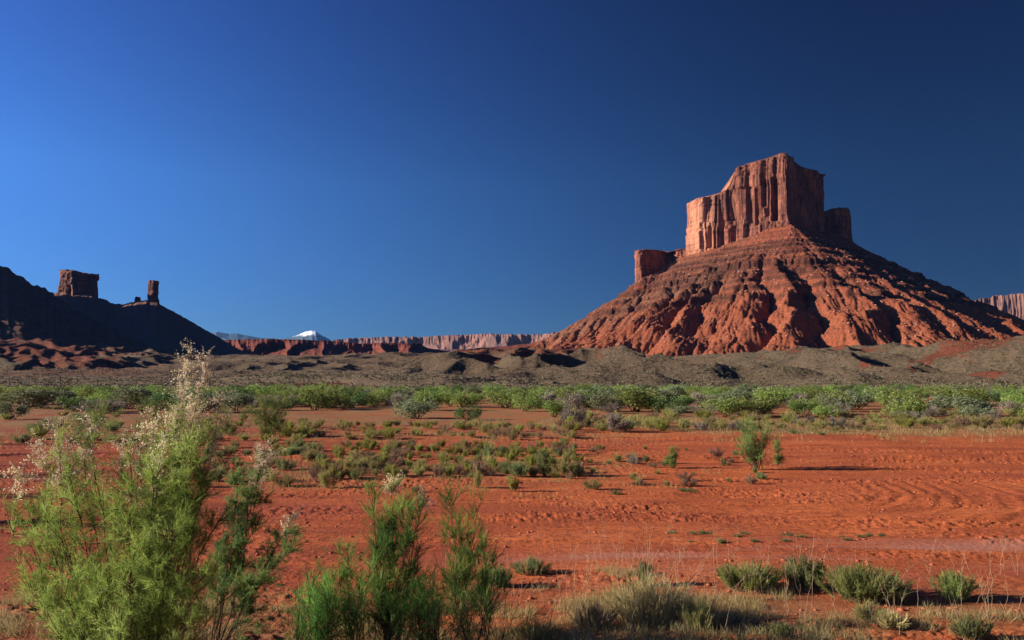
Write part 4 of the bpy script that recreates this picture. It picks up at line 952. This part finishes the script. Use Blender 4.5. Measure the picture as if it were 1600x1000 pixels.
for px, py, h, wr, pr, lab in [
    (514, 762, .52, 1.0, OL, 'bushy olive tuft on the red flat left of centre, nearest of its patch'),
    (495, 750, .42, .9, BR, 'brown tuft leaning on the bushy olive one'),
    (556, 750, .32, 1.0, SG, 'small round bright tuft alone right of the bushy olive one'),
    (745, 762, .5, .6, OL, 'narrow upright olive tuft below the central patch'),
    (802, 768, .42, .7, YL, 'narrow yellow-green tuft below the central patch'),
    (992, 725, .3, 1.3, GY, 'grey tuft left of the small bright-green plant'),
    (1121, 716, .38, 1.2, BR, 'dark brown twiggy tuft left of the lone tamarisk'),
    (1131, 728, .32, .6, SG, 'small blue-green sprig beside the dark brown tuft'),
    (1190, 748, .22, 1.6, SG, 'low green tuft just in front of the lone tamarisk'),
    (1000, 757, .16, 2.6, BR, 'flat dark dead tuft on the red flat'),
    (963, 772, .14, 1.8, SG, 'small dark-green mat on the bare ground centre'),
    (1075, 766, .10, 5, SG, 'thin strip of green mat right of the flat dead tuft'),
    (880, 712, .45, 1.6, BR, 'dusky purple-brown tuft beside the upright feathery plant'),
    (650, 770, .2, 1.2, OL, 'low olive tuft above the tallest green sapling')]:
    put(pr, px, py, h, wr, lab, 'brush')

# ---- near clumps, built at close range
def clump(px, D, h, wd, mat, seed, label, n=2600, w=0.0028, name='brush_clump', nst=60, dry=0, loose=0.35):
    r2 = np.random.RandomState(seed); x = wx(px, D); base = (x, D, gz(x, D) - 0.01); root = empty(name, base); tag(root, label, 'brush')
    ls, B, Dn = [], [], []
    for i in range(nst):
        a = r2.uniform(0, 2 * math.pi); r = r2.rand() ** .6; q = np.array([r * math.cos(a) * wd / 2, r * math.sin(a) * wd * .4, h * r2.uniform(.6, 1) * (1 - .35 * r * r)])
        b = np.array([q[0] * r2.uniform(.35, .7), q[1] * .5, 0]); ln_ = curve(b, q, r2, 6, .2, .04); ls.append((ln_, .003, .001))
        p, t = sample(ln_, .15 + .85 * r2.rand(n // nst)); B.append(p + r2.normal(size=p.shape) * .006); Dn.append(unit(t + r2.normal(size=p.shape) * loose))
    B = np.concatenate(B); Dn = np.concatenate(Dn)
    V, Fc, k_ = strands(B, Dn, .03 + .07 * r2.rand(len(B)), w * (.6 + .8 * r2.rand(len(B))), r2)
    cl = np.clip(.45 + .8 * fbm(B[:, 0] * 5, B[:, 2] * 6, 2, seed) + r2.normal(size=len(B)) * .2, 0, 1)
    mesh('foliage', V, Fc, mat, root, smooth=False, attrs={'tint': np.repeat(cl, k_)})
    for i in range(dry):
        q = np.array([r2.normal() * wd * .5, r2.normal() * .15, h * r2.uniform(.9, 1.7)]); ls.append((curve((q[0] * .3, q[1] * .3, 0), q, r2, 8, .4, .05), .0022, .0008))
    tv, tf = tubes(ls, 3); mesh('stem', tv, tf, MDT, root); return root
def nd(py): return float(gd(800, py).y)
G_CLP = m_leaf('fresh_clump_leaves', [(0.13, 0.17, 0.05), (0.25, 0.31, 0.09), (0.40, 0.45, 0.16)], 0.5)
clump(1163, nd(922), .36, .85, G_CLP, 921, 'dense green clump, leftmost of the row of three at lower right', 6500, nst=110)
clump(1245, nd(922), .44, .55, G_SAGE, 923, 'grey-green clump in the middle of the row of three at lower right', 4200, nst=90, dry=5)
clump(1335, nd(938), .42, 1.1, G_CLP, 925, 'largest bushy green clump, rightmost of the row of three', 10500, nst=170, dry=7)
clump(1385, nd(945), .28, .35, G_SAGE, 926, 'small dark clump at the right foot of the largest green clump', 1500)
clump(1476, nd(940), .36, .52, G_CLP, 927, 'loose grey-green clump standing alone at far lower right', 3200, nst=60, dry=3)
clump(1345, nd(975), .20, .32, G_OLV, 929, 'small olive tuft below the largest green clump', 1300, nst=40, dry=4)
clump(1378, nd(985), .16, .36, G_DRY, 931, 'straw-coloured dry tuft beside the small olive one', 900, nst=40, dry=6)
clump(1500, nd(1005), .22, .40, G_SAGE, 933, 'green-grey tuft cut by the bottom edge at right', 1500, nst=40)
clump(1208, nd(1000), .14, .22, G_SAGE, 934, 'tiny tuft at the bottom below the middle clump', 700, nst=30)
clump(1003, nd(915), .36, .20, G_SAGE, 935, 'pale grey-green upright spike behind the dry grass', 1300, nst=26)
clump(830, nd(895), .20, .55, G_SAGE, 937, 'low grey-green clump right of the little sapling', 1800, nst=50)
clump(778, nd(915), .26, .4, G_SAGE, 938, 'grey-green clump touching the little sapling', 1600, nst=50)
clump(1010, nd(975), .52, 1.0, G_DRY, 939, 'wide dry straw-green grass clump at the bottom centre-right', 9000, .0018, 'grass_clump', 300, 22, .18)
clump(1085, nd(990), .36, .45, G_OLV, 940, 'greener grass clump at the right side of the wide dry one', 3200, .0018, 'grass_clump', 120, 6, .18)
clump(925, nd(985), .30, .55, G_DRY, 941, 'thin dry grass clump at the left side of the wide dry one', 2600, .0018, 'grass_clump', 110, 10, .2)
clump(835, nd(1005), .22, .50, G_OLV, 942, 'low olive grass clump at the bottom just right of the saplings', 1800, .0018, 'grass_clump', 80, 5, .2)

# tall pale seed stalks (too many and too thin to count): one mass; and short dry grass over the near ground
r2 = np.random.RandomState(64); ls = []
for i in range(150):
    px = r2.normal(980, 130) if i < 100 else r2.uniform(1150, 1620); py = r2.uniform(880, 1000); g0 = gd(px, py)
    h = r2.uniform(.25, .8) if i < 100 else r2.uniform(.2, .55)
    b = np.array([g0.x, g0.y, gz(g0.x, g0.y)]); q = b + np.array([r2.normal() * .16, r2.normal() * .1, h]); c = curve(b, q, r2, 9, .5, .06)
    ls.append((c, .0021, .0008))
    for j in range(r2.randint(0, 5)):
        t = r2.uniform(.4, .95); p, d = sample(c, np.array([t])); e = p[0] + unit(d[0] + r2.normal(size=3) * .8) * r2.uniform(.05, .18); ls.append((np.stack([p[0], (p[0] + e) / 2 + r2.normal(size=3) * .006, e]), .0013, .0006))
tv, tf = tubes(ls, 3); tag(mesh('seed_stalks', tv, tf, MDT), 'thin pale dead seed stalks rising over the near red ground', 'dry stalks', kind='stuff')
n = 60000
X = r2.uniform(-7.5, 8, n); Y = 7.0 + 4.6 * r2.rand(n) ** 1.2
PXn = 800 + F * X / Y
den = fbm(X / .9, Y / .7, 3, 655) + .35 * np.exp(-((PXn - 1000) / 170) ** 2) - .10 - .16 * sst(1150, 1250, PXn) + .10 * (Y < 9) - .5 * sst(9.3, 10.6, Y)
kp = den + r2.normal(size=n) * .06 > 0; X = X[kp]; Y = Y[kp]
X = np.repeat(X, 4) + r2.normal(size=len(X) * 4) * .02; Y = np.repeat(Y, 4) + r2.normal(size=len(Y) * 4) * .02
Z = ground_h(X, Y); n = len(X)
Dr = unit(np.stack([r2.normal(size=n) * .45, r2.normal(size=n) * .45, np.ones(n)], -1))
V, Fc, k_ = strands(np.stack([X, Y, Z - .01], -1), Dr, .05 + .14 * r2.rand(n) ** 1.6, .0016 * np.ones(n), r2)
tag(mesh('grass', V, Fc, G_DRY, smooth=False, attrs={'tint': np.repeat(np.clip(r2.rand(n) * .9, 0, 1), k_)}), 'short straw-coloured grass over the near red soil', 'grass', kind='stuff')

n = 60000
X = r2.uniform(-28, 34, n); Y = 33 + 20 * r2.rand(n)
edge = 44 - 6 * sst(0, 18, X)
den = fbm(X / 2.2, Y / 1.6, 3, 755) + 0.45 * sst(-3, 2, Y - edge) * sst(0, 4, X) + 0.25 * np.exp(-((Y - 37.5) / 2.2) ** 2) * (1 - sst(3, 7, X)) - 0.25
kp = den > 0; X = X[kp]; Y = Y[kp]; n = len(X)
Dr = unit(np.stack([r2.normal(size=n) * .4, r2.normal(size=n) * .4, np.ones(n)], -1))
V, Fc, k_ = strands(np.stack([X, Y, ground_h(X, Y) - .01], -1), Dr, .10 + .20 * r2.rand(n), .006 * np.ones(n), r2)
tag(mesh('grass', V, Fc, G_DRY, smooth=False, attrs={'tint': np.repeat(np.clip(r2.rand(n) * .7, 0, 1), k_)}), 'thin tan grass at the feet of the brush strips', 'grass', kind='stuff')
n = 26000
X = r2.uniform(-13, 6, n); Y = 18 + 12 * r2.rand(n)
kp = fbm(X / 1.6, Y / 1.6, 3, 765) + .2 * np.exp(-((Y - 24) / 3.5) ** 2) - 0.22 - 0.3 * sst(2, 5, X) > 0; X = X[kp]; Y = Y[kp]; n = len(X)
Dr = unit(np.stack([r2.normal(size=n) * .4, r2.normal(size=n) * .4, np.ones(n)], -1))
V, Fc, k_ = strands(np.stack([X, Y, ground_h(X, Y) - .01], -1), Dr, .05 + .13 * r2.rand(n), .0035 * np.ones(n), r2)
tag(mesh('grass', V, Fc, G_OLV, smooth=False, attrs={'tint': np.repeat(r2.rand(n), k_)}), 'fine olive grass within the central brush patch', 'grass', kind='stuff')

# small stones and clods on the near soil
n = 15000
X = r2.uniform(-16, 20, n); Y = 7 + 34 * r2.rand(n) ** 1.5
kp = fbm(X / 2.5, Y / 1.2, 3, 888) > -.02; X = X[kp]; Y = Y[kp]
MCL = m_plain('soil_clod', (0.22, 0.05, 0.025), (0.42, 0.13, 0.07), (4, 4, 4))
o = rocks('soil_clods', np.stack([X, Y, ground_h(X, Y)], -1), .008 + .03 * r2.rand(len(X)) ** 3, MCL); o['label'] = 'small red soil clods over the flat'; o['category'] = 'clods'

# scrub dotted over the tan hills
n = 26000
Y = np.geomspace(236, 900, n) + r2.normal(size=n) * 3; X = r2.uniform(-.68, .68, n) * Y
kp = (fbm(X / 30, Y / 30, 3, 999) + r2.normal(size=n) * .25 > -.1); X = X[kp]; Y = Y[kp]; n = len(X)
Z = hills_h(X, Y); s = .35 + .55 * r2.rand(n) ** 2
Pb = (np.stack([X, Y, Z + .1], -1)[:, None] + r2.normal(size=(n, 7, 3)) * s[:, None, None] * np.array([.55, .5, .28]) + np.array([0, 0, .2])).reshape(-1, 3)
V, Fc = leaves(Pb, .34, r2)
tag(mesh('hillside_scrub', V, Fc, m_leaf('dull_scrub', [(.05, .048, .025), (.11, .10, .055), (.19, .165, .10)], .1), smooth=False, attrs={'tint': r2.rand(len(Fc))}), 'low dull scrub dotted over the tan hills', 'scrub', kind='stuff')

# ------------------------------------------------------------------ poles and fence posts at the foot of the hills
def pole(px, D, h, label, arm=True, cat='utility pole', name='utility_pole', r=.13, group=None):
    x = wx(px, D); root = empty(name, (x, D, 0)); tag(root, label, cat, group)
    tv, tf = tubes([(np.array([[0, 0, -1], [0.02, 0, h / 2], [0, 0, h]]), r, r * .7)], 8); mesh('post', tv, tf, MW, root)
    if arm:
        a = np.array([[-.9, 0], [.9, 0], [.9, .14], [-.9, .14]]); Vv = np.array([[p[0], y, h - .7 + p[1]] for y in (-.22, -.14) for p in a])
        mesh('crossarm', Vv, np.array([[0, 1, 2, 3], [7, 6, 5, 4], [0, 4, 5, 1], [1, 5, 6, 2], [2, 6, 7, 3], [3, 7, 4, 0]]), MW, root, smooth=False)
        t2, f2 = tubes([(np.array([[s_, -.18, h - .56], [s_, -.18, h - .42]]), .05, .04) for s_ in (-.8, -.3, .3, .8)], 6); mesh('insulator', t2, f2, MW, root)
    return root
pole(96, 225, 4.2, 'thin dark utility pole at far left beyond the green shrubs')
pole(1167, 230, 4.6, 'thin utility pole at the foot of the long tan hill, right')
pole(611, 228, 3.6, 'thin utility pole in front of the low dark hump, centre')
for px in (28, 44, 60, 75, 112, 130): pole(px, 224, 1.5, 'short fence post in the row beside the far left utility pole', False, 'fence post', 'fence_post', .07, 'fence posts at far left')
# clear desert air, faintly blue with distance
hb = bpy.data.materials.new('air'); hb.use_nodes = True; hn = hb.node_tree.nodes; hn.remove(hn['Principled BSDF'])
pv = hn.new('ShaderNodeVolumePrincipled'); pv.inputs['Color'].default_value = (0.16, 0.42, 1.0, 1); pv.inputs['Density'].default_value = 1.2e-5; pv.inputs['Anisotropy'].default_value = 0.2
hb.node_tree.links.new(pv.outputs[0], hn['Material Output'].inputs['Volume'])
bv = np.array([(x, y, z) for z in (-7, 1150) for x, y in ((-22500, -22500), (22500, -22500), (22500, 22500), (-22500, 22500))])
tag(mesh('haze', bv, np.array([[3, 2, 1, 0], [4, 5, 6, 7], [0, 1, 5, 4], [1, 2, 6, 5], [2, 3, 7, 6], [3, 0, 4, 7]]), hb, smooth=False), kind='stuff')
# prototypes are only sources
for p in HID:
    for c in list(p.children): bpy.data.objects.remove(c)
    bpy.data.objects.remove(p)
